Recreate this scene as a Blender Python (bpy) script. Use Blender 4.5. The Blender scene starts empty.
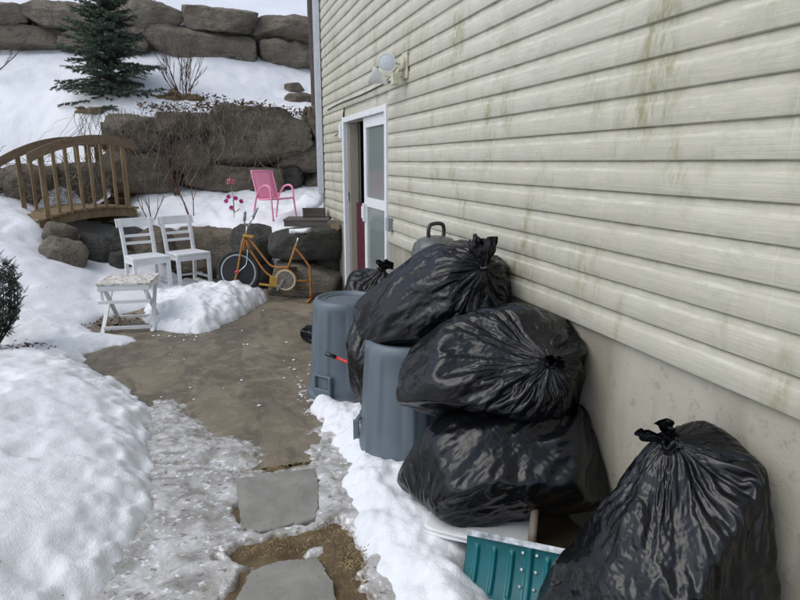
import bpy, bmesh, math, random
import numpy as np
from mathutils import Vector, Matrix, Euler

PI = math.pi
SC = bpy.context.scene
COL = SC.collection
random.seed(7)

# ------------------------------------------------------------------ noise
def _hash(ix, iy, iz, seed):
    h = (ix * 374761393 + iy * 668265263 + iz * 2147483647 + seed * 974634777) & 0xffffffff
    h = ((h ^ (h >> 13)) * 1274126177) & 0xffffffff
    h = ((h ^ (h >> 16)) * 2246822519) & 0xffffffff
    return (h ^ (h >> 15)) & 0xffffffff

def pn(p, seed=0):
    """gradient noise, p (...,3), about -1..1"""
    p = np.asarray(p, dtype=np.float64)
    i = np.floor(p).astype(np.int64)
    f = p - i
    u = f * f * f * (f * (f * 6 - 15) + 10)
    out = 0
    for dx in (0, 1):
        for dy in (0, 1):
            for dz in (0, 1):
                h = _hash(i[..., 0] + dx, i[..., 1] + dy, i[..., 2] + dz, seed)
                a = (h & 0xffff) / 65535.0 * 2 * PI
                z = ((h >> 16) & 0xffff) / 65535.0 * 2 - 1
                r = np.sqrt(np.maximum(0, 1 - z * z))
                g = (np.cos(a) * r * (f[..., 0] - dx) + np.sin(a) * r * (f[..., 1] - dy) + z * (f[..., 2] - dz))
                w = (u[..., 0] if dx else 1 - u[..., 0]) * (u[..., 1] if dy else 1 - u[..., 1]) * (u[..., 2] if dz else 1 - u[..., 2])
                out = out + g * w
    return out * 1.5

def fbm(p, octaves=4, seed=0, gain=0.5):
    s, a, fr = 0, 1.0, 1.0
    p = np.asarray(p, dtype=np.float64)
    for o in range(octaves):
        s = s + a * pn(p * fr + o * 17.3, seed + o)
        a *= gain
        fr *= 2.03
    return s

def ridge(p, octaves=4, seed=0):
    s, a, fr = 0, 1.0, 1.0
    p = np.asarray(p, dtype=np.float64)
    for o in range(octaves):
        s = s + a * (1 - np.abs(pn(p * fr + o * 11.7, seed + o)) * 2)
        a *= .5
        fr *= 2.1
    return s

def sstep(a, b, x):
    t = np.clip((x - a) / (b - a), 0, 1)
    return t * t * (3 - 2 * t)

# ------------------------------------------------------------------ mesh helpers
def link(o, parent=None):
    COL.objects.link(o)
    if parent is not None:
        o.parent = parent
    return o

def mesh_np(name, V, F, mat, parent=None, origin=(0, 0, 0), smooth=True, uv=None):
    V = np.asarray(V, dtype=np.float64).reshape(-1, 3) - np.asarray(origin, dtype=np.float64)
    me = bpy.data.meshes.new(name)
    if isinstance(F, np.ndarray):
        k = F.shape[1]
        me.vertices.add(len(V)); me.vertices.foreach_set('co', V.ravel().astype(np.float32))
        me.loops.add(F.size); me.loops.foreach_set('vertex_index', F.ravel().astype(np.int32))
        me.polygons.add(len(F))
        me.polygons.foreach_set('loop_start', np.arange(0, F.size, k, dtype=np.int32))
        me.update(calc_edges=True)
    else:
        me.from_pydata([tuple(v) for v in V], [], F)
    if uv is not None:
        l = me.uv_layers.new(name='UVMap')
        idx = np.zeros(len(me.loops), dtype=np.int32)
        me.loops.foreach_get('vertex_index', idx)
        l.data.foreach_set('uv', np.asarray(uv)[idx].astype(np.float32).ravel())
    me.validate()
    if smooth:
        me.polygons.foreach_set('use_smooth', np.ones(len(me.polygons), dtype=bool))
    me.materials.append(mat)
    me.update()
    o = bpy.data.objects.new(name, me)
    o.location = origin
    return link(o, parent)

def tag(o, label=None, cat=None, group=None, kind=None):
    if label: o['label'] = label
    if cat: o['category'] = cat
    if group: o['group'] = group
    if kind: o['kind'] = kind
    return o

def empty(name, loc, rz=0, label=None, cat=None, group=None):
    o = bpy.data.objects.new(name, None)
    o.empty_display_size = .1
    o.location = loc
    o.rotation_euler = (0, 0, rz)
    link(o)
    return tag(o, label, cat, group)

def grid_faces(nv, nu, wrap=False):
    j = np.arange(nv - 1)[:, None]
    i = np.arange(nu if wrap else nu - 1)[None, :]
    i2 = (i + 1) % nu
    a = j * nu + i; b = j * nu + i2; c = (j + 1) * nu + i2; d = (j + 1) * nu + i
    return np.stack([a, b, c, d], -1).reshape(-1, 4)

class MB:
    def __init__(s):
        s.v = []; s.f = []
    def add(s, vs, fs):
        n = len(s.v)
        s.v += [tuple(v) for v in vs]
        s.f += [tuple(n + i for i in f) for f in fs]
        return s
    def box(s, c, size, rot=None):
        hx, hy, hz = [a / 2 for a in size]
        vs = [Vector((x, y, z)) for z in (-hz, hz) for y in (-hy, hy) for x in (-hx, hx)]
        if rot is not None:
            R = rot if isinstance(rot, Matrix) else Euler(rot).to_matrix()
            vs = [R @ v for v in vs]
        c = Vector(c)
        return s.add([v + c for v in vs], [(0, 2, 3, 1), (4, 5, 7, 6), (0, 1, 5, 4), (2, 6, 7, 3), (0, 4, 6, 2), (1, 3, 7, 5)])
    def bar(s, p, q, w, h, up=(0, 0, 1)):
        p = Vector(p); q = Vector(q); d = (q - p); L = d.length; d.normalize()
        up = Vector(up)
        sd = d.cross(up)
        if sd.length < 1e-4: sd = d.cross(Vector((0, 1, 0)))
        sd.normalize(); u2 = sd.cross(d).normalized()
        vs = [b + sd * (x * w / 2) + u2 * (y * h / 2) for b in (p, q) for x, y in ((-1, -1), (1, -1), (1, 1), (-1, 1))]
        return s.add(vs, [(0, 3, 2, 1), (4, 5, 6, 7), (0, 1, 5, 4), (1, 2, 6, 5), (2, 3, 7, 6), (3, 0, 4, 7)])
    def tube(s, pts, r, n=10, caps=True, closed=False):
        pts = [Vector(p) for p in pts]
        m = len(pts)
        rs = r if isinstance(r, (list, tuple)) else [r] * m
        prev = None; rings = []
        for i, p in enumerate(pts):
            if closed: t = pts[(i + 1) % m] - pts[i - 1]
            else: t = pts[min(i + 1, m - 1)] - pts[max(i - 1, 0)]
            if t.length < 1e-9: t = Vector((0, 0, 1))
            t.normalize()
            if prev is None:
                a = Vector((0, 0, 1)) if abs(t.z) < .9 else Vector((1, 0, 0))
                sx = t.cross(a).normalized()
            else:
                sx = (prev - t * prev.dot(t))
                sx = sx.normalized() if sx.length > 1e-6 else t.orthogonal().normalized()
            prev = sx
            sy = t.cross(sx)
            rings.append([p + (sx * math.cos(2 * PI * k / n) + sy * math.sin(2 * PI * k / n)) * rs[i] for k in range(n)])
        vs = [v for ring in rings for v in ring]
        fs = []
        for i in range(m if closed else m - 1):
            j = (i + 1) % m
            for k in range(n):
                k2 = (k + 1) % n
                fs.append((i * n + k, i * n + k2, j * n + k2, j * n + k))
        if caps and not closed:
            fs.append(tuple(range(n - 1, -1, -1)))
            fs.append(tuple((m - 1) * n + k for k in range(n)))
        return s.add(vs, fs)
    def lathe(s, prof, n=48, M=None, close=False):
        """prof: list (r,z); axis z; r==0 ends make a fan"""
        vs = []; fs = []; rows = []
        for r, z in prof:
            if r < 1e-6:
                rows.append([len(vs)]); vs.append(Vector((0, 0, z)))
            else:
                rows.append(list(range(len(vs), len(vs) + n)))
                vs += [Vector((r * math.cos(2 * PI * k / n), r * math.sin(2 * PI * k / n), z)) for k in range(n)]
        for a, b in zip(rows[:-1], rows[1:]):
            for k in range(n):
                k2 = (k + 1) % n
                if len(a) == 1 and len(b) == 1: continue
                if len(a) == 1: fs.append((a[0], b[k2], b[k]))
                elif len(b) == 1: fs.append((a[k], a[k2], b[0]))
                else: fs.append((a[k], a[k2], b[k2], b[k]))
        if M is not None: vs = [M @ v for v in vs]
        return s.add(vs, fs)
    def build(s, name, mat, parent=None, origin=(0, 0, 0), smooth=False, bevel=0, angle=None):
        me = bpy.data.meshes.new(name)
        o3 = Vector(origin)
        me.from_pydata([Vector(v) - o3 for v in s.v], [], s.f)
        me.validate()
        if smooth:
            for p in me.polygons: p.use_smooth = True
            if angle is not None:
                try: me.set_sharp_from_angle(angle=angle)
                except Exception: pass
        me.materials.append(mat)
        o = bpy.data.objects.new(name, me)
        o.location = origin
        link(o, parent)
        if bevel:
            b = o.modifiers.new('bevel', 'BEVEL'); b.width = bevel; b.segments = 2; b.limit_method = 'ANGLE'
        return o

def spline(pts, n=8):
    """Catmull-Rom through points"""
    P = [Vector(p) for p in pts]
    P = [P[0] * 2 - P[1]] + P + [P[-1] * 2 - P[-2]]
    out = []
    for i in range(1, len(P) - 2):
        p0, p1, p2, p3 = P[i - 1:i + 3]
        for k in range(n):
            t = k / n
            out.append(.5 * ((2 * p1) + (p2 - p0) * t + (2 * p0 - 5 * p1 + 4 * p2 - p3) * t * t + (3 * p1 - p0 - 3 * p2 + p3) * t ** 3))
    out.append(P[-2])
    return out

# ------------------------------------------------------------------ materials
class NT:
    def __init__(s, name):
        s.m = bpy.data.materials.new(name); s.m.use_nodes = True
        s.t = s.m.node_tree; s.t.nodes.clear()
        s.out = s.n('ShaderNodeOutputMaterial')
        s.b = s.n('ShaderNodeBsdfPrincipled')
        s.l(s.b.outputs[0], s.out.inputs[0])
        s.tc = s.n('ShaderNodeTexCoord')
    def n(s, t, **k):
        x = s.t.nodes.new(t)
        for a, b in k.items(): setattr(x, a, b)
        return x
    def l(s, a, b): s.t.links.new(a, b)
    def set(s, **k):
        for a, b in k.items():
            s.b.inputs[a.replace('_', ' ')].default_value = b
        return s
    def map(s, src='Object', scale=(1, 1, 1), rot=(0, 0, 0), loc=(0, 0, 0)):
        m = s.n('ShaderNodeMapping')
        m.inputs['Scale'].default_value = scale; m.inputs['Rotation'].default_value = rot; m.inputs['Location'].default_value = loc
        s.l(s.tc.outputs[src], m.inputs[0]); return m.outputs[0]
    def noise(s, vec, scale, detail=4, rough=.55, dist=0.0, out='Fac'):
        x = s.n('ShaderNodeTexNoise'); x.inputs['Scale'].default_value = scale; x.inputs['Detail'].default_value = detail
        x.inputs['Roughness'].default_value = rough; x.inputs['Distortion'].default_value = dist
        s.l(vec, x.inputs['Vector']); return x.outputs[out]
    def voro(s, vec, scale, feature='F1', out='Distance', rnd=1.0):
        x = s.n('ShaderNodeTexVoronoi', feature=feature); x.inputs['Scale'].default_value = scale
        x.inputs['Randomness'].default_value = rnd
        s.l(vec, x.inputs['Vector']); return x.outputs[out]
    def ramp(s, fac, stops, interp='LINEAR'):
        r = s.n('ShaderNodeValToRGB'); r.color_ramp.interpolation = interp
        e = r.color_ramp.elements
        while len(e) < len(stops): e.new(.5)
        for i, (p, c) in enumerate(stops):
            e[i].position = p
            e[i].color = (c, c, c, 1) if isinstance(c, (int, float)) else (*c, 1)
        s.l(fac, r.inputs[0]); return r.outputs[0]
    def mix(s, fac, a, b, blend='MIX'):
        x = s.n('ShaderNodeMix', data_type='RGBA', blend_type=blend)
        for v, i in ((fac, 0), (a, 6), (b, 7)):
            if isinstance(v, (int, float)): x.inputs[i].default_value = v if i == 0 else (v, v, v, 1)
            elif isinstance(v, tuple): x.inputs[i].default_value = (*v, 1)
            else: s.l(v, x.inputs[i])
        return x.outputs[2]
    def math(s, op, a, b=0.0):
        x = s.n('ShaderNodeMath', operation=op)
        for v, i in ((a, 0), (b, 1)):
            if isinstance(v, (int, float)): x.inputs[i].default_value = v
            else: s.l(v, x.inputs[i])
        return x.outputs[0]
    def bump(s, h, strength=.3, dist=.01, prev=None):
        x = s.n('ShaderNodeBump'); x.inputs['Strength'].default_value = strength; x.inputs['Distance'].default_value = dist
        s.l(h, x.inputs['Height'])
        if prev is not None: s.l(prev, x.inputs['Normal'])
        s.l(x.outputs[0], s.b.inputs['Normal']); return x.outputs[0]
    def col(s, c):
        if isinstance(c, tuple): s.b.inputs['Base Color'].default_value = (*c, 1)
        else: s.l(c, s.b.inputs['Base Color'])
        return s
    def rough(s, r):
        if isinstance(r, (int, float)): s.b.inputs['Roughness'].default_value = r
        else: s.l(r, s.b.inputs['Roughness'])
        return s

def mat_film():
    t = NT('black_film')
    t.col((.0045, .005, .0065)).set(Roughness=.2)
    t.b.inputs['Specular IOR Level'].default_value = .40
    uv = t.map('UV', scale=(1, 1, 1))
    a = t.noise(t.map('UV', scale=(30, 3.5, 1)), 1.0, 3, .5, .9)
    b = t.noise(t.map('Object', scale=(1, 1, 1)), 30, 3, .5, 1.2)
    c = t.noise(t.map('Object', scale=(1, 1, 1)), 9, 3, .5, 1.5)
    rg = lambda f: t.math('ABSOLUTE', t.math('SUBTRACT', f, .5))
    h = t.math('ADD', t.math('MULTIPLY', rg(a), 1.5), t.math('ADD', t.math('MULTIPLY', rg(b), .12), t.math('MULTIPLY', rg(c), 1.3)))
    t.bump(h, .15, .012)
    t.rough(t.ramp(t.noise(t.map('Object'), 4, 3), [(.3, .17), (.7, .31)]))
    return t.m

# ------------------------------------------------------------------ crumpled film bags
def ell_exit(g, o, rad):
    rad = np.asarray(rad, float)
    gs = g / rad; os_ = np.asarray(o, float) / rad
    A = (gs * gs).sum(-1); Bq = (gs * os_).sum(-1); Cq = (os_ * os_).sum() - 1
    disc = np.maximum(Bq * Bq - A * Cq, 0)
    return np.maximum((Bq + np.sqrt(disc)) / A, 1e-3)

def up2(D, nv, nu):
    """bilinear resample of (v,u,3), periodic in u"""
    sv, su = D.shape[:2]
    yv = np.linspace(0, sv - 1, nv); xu = np.arange(nu) * su / nu
    j = np.minimum(yv.astype(int), sv - 2); fy = (yv - j)[:, None, None]
    i = xu.astype(int); fx = (xu - i)[None, :, None]; i2 = (i + 1) % su
    return (D[j][:, i] * (1 - fx) + D[j][:, i2] * fx) * (1 - fy) + (D[j + 1][:, i] * (1 - fx) + D[j + 1][:, i2] * fx) * fy

def normals(B):
    du = np.roll(B, -1, 1) - np.roll(B, 1, 1)
    dv = np.gradient(B, axis=0)
    n = np.cross(dv, du)
    return n / (np.linalg.norm(n, axis=-1, keepdims=True) + 1e-12)

def crumpled(C, ells, K, seed, planes=(), NU=288, NV=176, circ=.022, neck=.62, taut=.018, amp=(.032, .036), neck_h=.05, lump=.03, neck_len=.42, iters=(80, 55, 24), facets=28, crease=1.0):
    rng = np.random.default_rng(seed)
    C = np.asarray(C, float); K = np.asarray(K, float); K = K / np.linalg.norm(K)
    a = np.array([0, 0, 1.]) if abs(K[2]) < .8 else np.array([1., 0, 0])
    e1 = np.cross(a, K); e1 /= np.linalg.norm(e1); e2 = np.cross(K, e1)
    s = np.linspace(.012, .997, NV)
    phi = (PI * s ** 1.25)[:, None]
    th = (2 * PI * np.arange(NU) / NU)[None, :]
    D = np.cos(phi)[..., None] * K + np.sin(phi)[..., None] * (np.cos(th)[..., None] * e1 + np.sin(th)[..., None] * e2)
    # taut film: convex hull of the lumps inside, from its support planes
    nf = 520
    kf = np.arange(nf) + .5
    zf = 1 - 2 * kf / nf; af = PI * (1 + 5 ** .5) * kf
    G = np.stack([np.sqrt(1 - zf * zf) * np.cos(af), np.sqrt(1 - zf * zf) * np.sin(af), zf], -1)
    H = np.max([G @ np.asarray(o, float) + np.sqrt(((np.asarray(rd, float) * G) ** 2).sum(-1)) for o, rd in ells], axis=0)
    r = np.full(D.shape[:2], 9.)
    for g, hgt in zip(G, H):
        dt = D @ g
        r = np.minimum(r, np.where(dt > .1, hgt / np.maximum(dt, .1), 9.))
    for _ in range(2):
        r = (r + np.roll(r, 1, 1) + np.roll(r, -1, 1)) / 3
        r[1:-1] = (r[1:-1] + r[2:] + r[:-2]) / 3
    for _ in range(facets):
        g = rng.normal(size=3); g /= np.linalg.norm(g)
        g1 = g[None, :]
        sup = max(float((np.asarray(o) * g).sum() + np.sqrt((np.asarray(rd) ** 2 * g * g).sum())) for o, rd in ells)
        dd = sup * rng.uniform(.76, .96)
        dot = D @ g
        lim_r = np.where(dot > .15, dd / np.maximum(dot, .15), 9.)
        kk = .018
        hh = np.clip(.5 + .5 * (lim_r - r) / kk, 0, 1)
        r = lim_r * (1 - hh) + r * hh - kk * hh * (1 - hh)
    r = r * (1 + lump * fbm(D * 1.6, 3, seed)) + neck_h * np.exp(-(phi / .26) ** 2)
    B = C + r[..., None] * D
    def clampB(X, soft=.0):
        for n, d in planes:
            n = np.asarray(n, float)
            dist = X @ n - d
            X = X + np.where(dist < 0, -dist, 0)[..., None] * n
        return X
    B = clampB(B)
    X = None
    for f, it in zip((4, 2, 1), iters):
        nv, nu = NV // f, NU // f
        jj = np.linspace(0, NV - 1, nv).round().astype(int)
        b = B[jj][:, ::f][:, :nu]
        ph = phi[jj]
        N = normals(b)
        if np.mean(((b - C) * N).sum(-1)) < 0: N = -N
        h0 = np.linalg.norm(np.roll(b, -1, 1) - b, axis=-1)
        v0 = np.linalg.norm(b[1:] - b[:-1], axis=-1)
        ex = circ + neck * np.exp(-ph / neck_len) + .10 * np.exp(-(PI - ph) / .5)
        wob = .9 + 1.5 * fbm(np.stack([np.cos(th[:, ::f][:, :nu]) * 1.2 + 0 * ph, np.sin(th[:, ::f][:, :nu]) * 1.2 + 0 * ph, ph * 1.1 + 0 * h0], -1) * 1.5, 3, seed + 5)
        H0 = h0 * (1 + ex * np.clip(wob, .05, 2.6))
        wv = np.clip(.8 + 1.6 * fbm(b * 3.2 + 9, 2, seed + 21), 0, 3)
        V0 = v0 * (1 + taut * .5 * (wv[1:] + wv[:-1]))
        D0 = np.sqrt(H0[:-1] ** 2 + V0 ** 2)
        if X is None:
            thw = th[:, ::f][:, :nu] + .16 * fbm(b * 3.1, 2, seed + 31)
            q = np.stack([np.cos(thw) * 5 + 0 * ph, np.sin(thw) * 5 + 0 * ph, ph * 1.6 + 0 * h0], -1)
            X = b + N * (.024 * (fbm(q, 3, seed + 9) + .5 * fbm(b * 9, 2, seed + 3)) * np.minimum(1, np.sin(ph) * 2.2 + .25))[..., None]
        else:
            X = b + up2(Dprev, nv, nu) + N * (rng.normal(0, .0012, (nv, nu)) * np.minimum(1, np.sin(ph) * 2))[..., None]
        hb = np.linalg.norm(np.roll(b, -2, 1) - b, axis=-1) * (1 + ex * .35)
        vb = np.linalg.norm(b[2:] - b[:-2], axis=-1)
        lim = np.minimum(1, .25 + np.sin(ph) * 1.6)
        for k in range(it):
            for off in (0, 1):
                Y = np.roll(X, -off, 1) if off else X
                L = np.roll(H0, -off, 1) if off else H0
                p1 = Y[:, 0::2]; p2 = Y[:, 1::2]; d = p2 - p1
                ln = np.linalg.norm(d, axis=-1) + 1e-12
                c = d * (.5 * .9 * (1 - L[:, 0::2] / ln))[..., None]
                Y = Y.copy(); Y[:, 0::2] += c; Y[:, 1::2] -= c
                X = np.roll(Y, off, 1) if off else Y
            for off in (0, 1):
                n2 = (nv - off) // 2 * 2
                p1 = X[off:off + n2:2]; p2 = X[off + 1:off + n2:2]; d = p2 - p1
                ln = np.linalg.norm(d, axis=-1) + 1e-12
                c = d * (.5 * .9 * (1 - V0[off:off + n2 - 1:2] / ln))[..., None]
                X[off:off + n2:2] += c; X[off + 1:off + n2:2] -= c
            for sg in (1, -1):
                Y = np.roll(X, -sg, 1)
                d = Y[1:] - X[:-1]; ln = np.linalg.norm(d, axis=-1) + 1e-12
                c = d * (.5 * .22 * (1 - D0 / ln))[..., None]
                X[:-1] += c
                Z = np.zeros_like(X); Z[1:] = c
                X -= np.roll(Z, sg, 1)
            # bending: keep next-but-one neighbours apart
            Y = np.roll(X, -2, 1); d = Y - X; ln = np.linalg.norm(d, axis=-1) + 1e-12
            c = d * (.5 * .16 * np.minimum(0, 1 - hb / ln))[..., None]
            X = X + c - np.roll(c, 2, 1)
            d = X[2:] - X[:-2]; ln = np.linalg.norm(d, axis=-1) + 1e-12
            c = d * (.5 * .2 * np.minimum(0, 1 - vb / ln))[..., None]
            X[:-2] += c; X[2:] -= c
            dn = ((X - b) * N).sum(-1)
            tn = X - b - dn[..., None] * N
            dn2 = np.clip(dn * .995, -amp[0] * lim, amp[1] * lim)
            X = b + tn * .97 + dn2[..., None] * N
            X = clampB(X)
        Dprev = X - b
    uv = np.stack([np.broadcast_to(th / (2 * PI), (NV, NU)), np.broadcast_to(s[:, None], (NV, NU))], -1)
    # rotate so the bottom pole closes
    V = np.concatenate([X.reshape(-1, 3), X[-1].mean(0)[None], X[0].mean(0)[None]])
    F = grid_faces(NV, NU, True)
    uvv = np.concatenate([uv.reshape(-1, 2), [[.5, 1]], [[.5, 0]]])
    return V, F, uvv, NV, NU, X, C + K * (np.linalg.norm(X[0].mean(0) - C)), K

def bag(label, C, ells, K, seed, mat, tail=.14, tail_dir=None, tail_w=.05, group='black garbage bags', **kw):
    V, F, uv, NV, NU, X, kp, K = crumpled(C, ells, K, seed, **kw)
    V = np.concatenate([V[:-2], V[-2:]])
    o = mesh_np('garbage_bag', V[:NV * NU], F, mat, None, C, True, uv[:NV * NU])
    tag(o, label, 'garbage bag', group)
    if tail:
        kp = X[0].mean(0) - K * .01
        td = np.asarray(tail_dir if tail_dir is not None else K, float); td /= np.linalg.norm(td)
        n, m = 64, 22
        rng = np.random.default_rng(seed + 77)
        ax = np.cross(td, [0.3, 0.5, .8]); ax /= np.linalg.norm(ax); ay = np.cross(td, ax)
        P = []
        nk = 9
        for j in range(m):
            t = j / (m - 1)
            d = K * (1 - min(1, t * 2)) + td * min(1, t * 2); d = d / np.linalg.norm(d)
            c = kp + K * (.02 * min(1, t * 3)) + td * tail * t
            w = .015 + tail_w * sstep(.08, .8, t) + .02 * math.exp(-(t / .1) ** 2)
            for i in range(n):
                a = 2 * PI * i / n
                f = 1 + (.42 * min(1, t * 3 + .2)) * math.sin(nk * a + 1.7 * math.sin(3 * a + seed) + t * 1.2) + .18 * math.sin(17 * a + seed)
                rx = w * 1.35 * f * math.cos(a); ry = w * .45 * f * math.sin(a)
                P.append(c + ax * rx + ay * ry + td * (.02 * t * math.sin(2 * a + seed) + .012 * t * math.sin(7 * a)))
        P = np.array(P)
        P += (np.stack([fbm(P * 22 + 5, 2, seed), fbm(P * 22 + 31, 2, seed), fbm(P * 22 + 77, 2, seed)], -1)) * .007
        uvt = np.stack([np.tile(np.arange(n) / n, m), np.repeat(np.arange(m) / m, n)], -1)
        nb = mesh_np('tied_neck', P, grid_faces(m, n, True), mat, o, (0, 0, 0), True, uvt)
        nb.location = (-C[0], -C[1], -C[2])
        # knot ring
        k = MB(); ring = []
        for i in range(28):
            a = 2 * PI * i / 28
            ring.append(Vector(kp + K * .016 + (ax * math.cos(a) * .021 + ay * math.sin(a) * .019) + K * .006 * math.sin(3 * a)))
        k.tube(ring, .009, 8, closed=True)
        kb = k.build('knot', mat, o, smooth=True); kb.location = (-C[0], -C[1], -C[2])
    return o

# ================================================================== materials
def m_simple(name, c, r=.5, metal=0, var=.12, bump=.15, scale=30):
    t = NT(name)
    n = t.noise(t.map('Object'), scale, 4)
    c2 = tuple(max(0, x * (1 - var * 2)) for x in c); c3 = tuple(min(1, x * (1 + var)) for x in c)
    t.col(t.ramp(n, [(.3, c2), (.7, c3)])).rough(r).set(Metallic=metal)
    if bump: t.bump(n, bump, .003)
    return t.m

def m_snow():
    t = NT('snow')
    o = t.map('Object')
    big = t.noise(o, 1.3, 5, .6)
    dirt = t.noise(o, 55, 3, .7)
    d2 = t.ramp(dirt, [(.70, 0), (.80, 1)])
    c = t.mix(t.math('MULTIPLY', d2, .22), t.ramp(big, [(.3, (.77, .79, .82)), (.7, (.84, .85, .865))]), (.30, .27, .22))
    t.col(c).rough(.62)
    h = t.math('ADD', t.math('ADD', t.noise(o, 26, 6, .65), t.math('MULTIPLY', t.noise(o, 130, 3, .7), .6)), t.math('MULTIPLY', t.noise(o, 9, 5, .65), 1.2))
    t.bump(h, .38, .025)
    t.b.inputs['Specular IOR Level'].default_value = .25
    return t.m

def m_ice():
    t = NT('ice')
    o = t.map('Object')
    n1 = t.noise(o, 5.5, 6, .62, .8)
    n2 = t.noise(o, 27, 5, .7, .3)
    c = t.mix(t.ramp(n1, [(.36, 0), (.62, 1)]), (.25, .23, .195), (.56, .55, .53))
    c = t.mix(t.ramp(n2, [(.56, 0), (.66, .95)]), c, (.84, .85, .86))  # white flecks painted into the colour as glints on the wet ice
    c = t.mix(t.ramp(t.noise(o, 24, 3, .6), [(.33, .75), (.40, 0)]), c, (.15, .12, .085))
    t.col(c)
    t.rough(t.ramp(n1, [(.35, .05), (.65, .22)]))
    t.b.inputs['Specular IOR Level'].default_value = .75
    t.b.inputs['Coat Weight'].default_value = .7; t.b.inputs['Coat Roughness'].default_value = .06
    t.bump(t.math('ADD', t.math('MULTIPLY', n2, .35), t.noise(o, 13, 3, .5, 1.0)), .32, .03)
    return t.m

def m_concrete():
    t = NT('concrete_slab')
    o = t.map('Object')
    a = t.noise(o, .9, 6, .62, .6); b = t.noise(o, 45, 5, .7); g = t.voro(o, 160, out='Distance')
    c = t.ramp(a, [(.32, (.135, .108, .070)), (.50, (.215, .178, .122)), (.70, (.30, .255, .188))])
    c = t.mix(t.math('MULTIPLY', b, .4), c, (.07, .06, .045))
    c = t.mix(t.ramp(t.noise(o, 16, 5, .75), [(.62, 0), (.75, .5)]), c, (.30, .28, .25))
    c = t.mix(t.ramp(t.noise(t.map('Object', scale=(1, .55, 1)), 2.6, 5, .7, .8), [(.46, 0), (.56, .65)]), c, (.085, .074, .054))
    c = t.mix(t.ramp(t.noise(o, 6, 6, .8, .5), [(.50, 0), (.66, .55)]), c, (.33, .285, .215))
    c = t.mix(t.ramp(t.noise(o, 75, 2, .6), [(.70, 0), (.74, .7)]), c, (.40, .37, .32))
    t.col(c).rough(t.ramp(a, [(.3, .42), (.7, .85)]))
    t.bump(t.math('ADD', b, t.math('MULTIPLY', g, .6)), .6, .008)
    return t.m

def m_soil():
    t = NT('soil')
    o = t.map('Object')
    b = t.noise(o, 60, 6, .75); a = t.noise(o, 7, 4)
    c = t.mix(a, (.10, .071, .036), (.27, .195, .105))
    c = t.mix(t.ramp(b, [(.5, 0), (.75, .8)]), c, (.24, .18, .10))
    t.col(c).rough(.95)
    t.bump(t.math('ADD', b, t.noise(o, 150, 4, .7)), .9, .012)
    return t.m

def m_slate():
    t = NT('slate')
    o = t.map('Object')
    a = t.noise(o, 5, 6, .6, .7); b = t.noise(o, 70, 4, .7)
    c = t.ramp(a, [(.3, (.19, .185, .16)), (.55, (.255, .25, .22)), (.75, (.32, .31, .27))])
    c = t.mix(t.ramp(t.math('ABSOLUTE', t.math('SUBTRACT', t.noise(t.map('Object', loc=(3, 1, 0)), 2.2, 4, .5, .6), .5)), [(.0, .35), (.006, 0)]), c, (.10, .095, .08))
    c = t.mix(t.ramp(t.noise(o, 13, 5, .75), [(.58, 0), (.72, .5)]), c, (.15, .135, .10))
    t.col(c).rough(.5)
    t.bump(t.math('ADD', t.math('MULTIPLY', a, 2), t.math('MULTIPLY', b, .4)), .4, .008)
    return t.m

def m_stone(name, lo, mid, hi, moss=.25):
    t = NT(name)
    o = t.map('Object')
    oi = t.n('ShaderNodeObjectInfo')
    a = t.noise(o, 2.6, 7, .68, .5); b = t.noise(o, 28, 5, .72); s = t.noise(t.map('Object', scale=(1.2, 1.2, 7)), 2.2, 5, .6, .5)
    c = t.ramp(a, [(.28, lo), (.5, mid), (.74, hi)])
    c = t.mix(t.math('MULTIPLY', s, .5), c, lo)
    c = t.mix(t.ramp(b, [(.56, 0), (.78, .55)]), c, tuple(x * 1.7 for x in hi))
    c = t.mix(t.ramp(t.noise(o, 4.5, 4, .65), [(.56, 0), (.72, moss)]), c, (.055, .066, .03))
    c = t.mix(t.ramp(oi.outputs['Random'], [(0, 0), (1, .45)]), c, (.75, .70, .62), 'MULTIPLY')
    ck = t.math('ABSOLUTE', t.math('SUBTRACT', t.noise(t.map('Object', scale=(1, 1, 1.9)), 2.4, 4, .55, .8), .5))
    c = t.mix(t.ramp(ck, [(.0, .8), (.012, 0)]), c, tuple(x * .4 for x in lo))
    t.col(c).rough(.9)
    t.bump(t.math('ADD', t.math('MULTIPLY', a, 2.2), t.math('ADD', t.math('MULTIPLY', b, .8), t.math('MULTIPLY', s, 1.4))), 1.0, .05)
    return t.m

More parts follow.
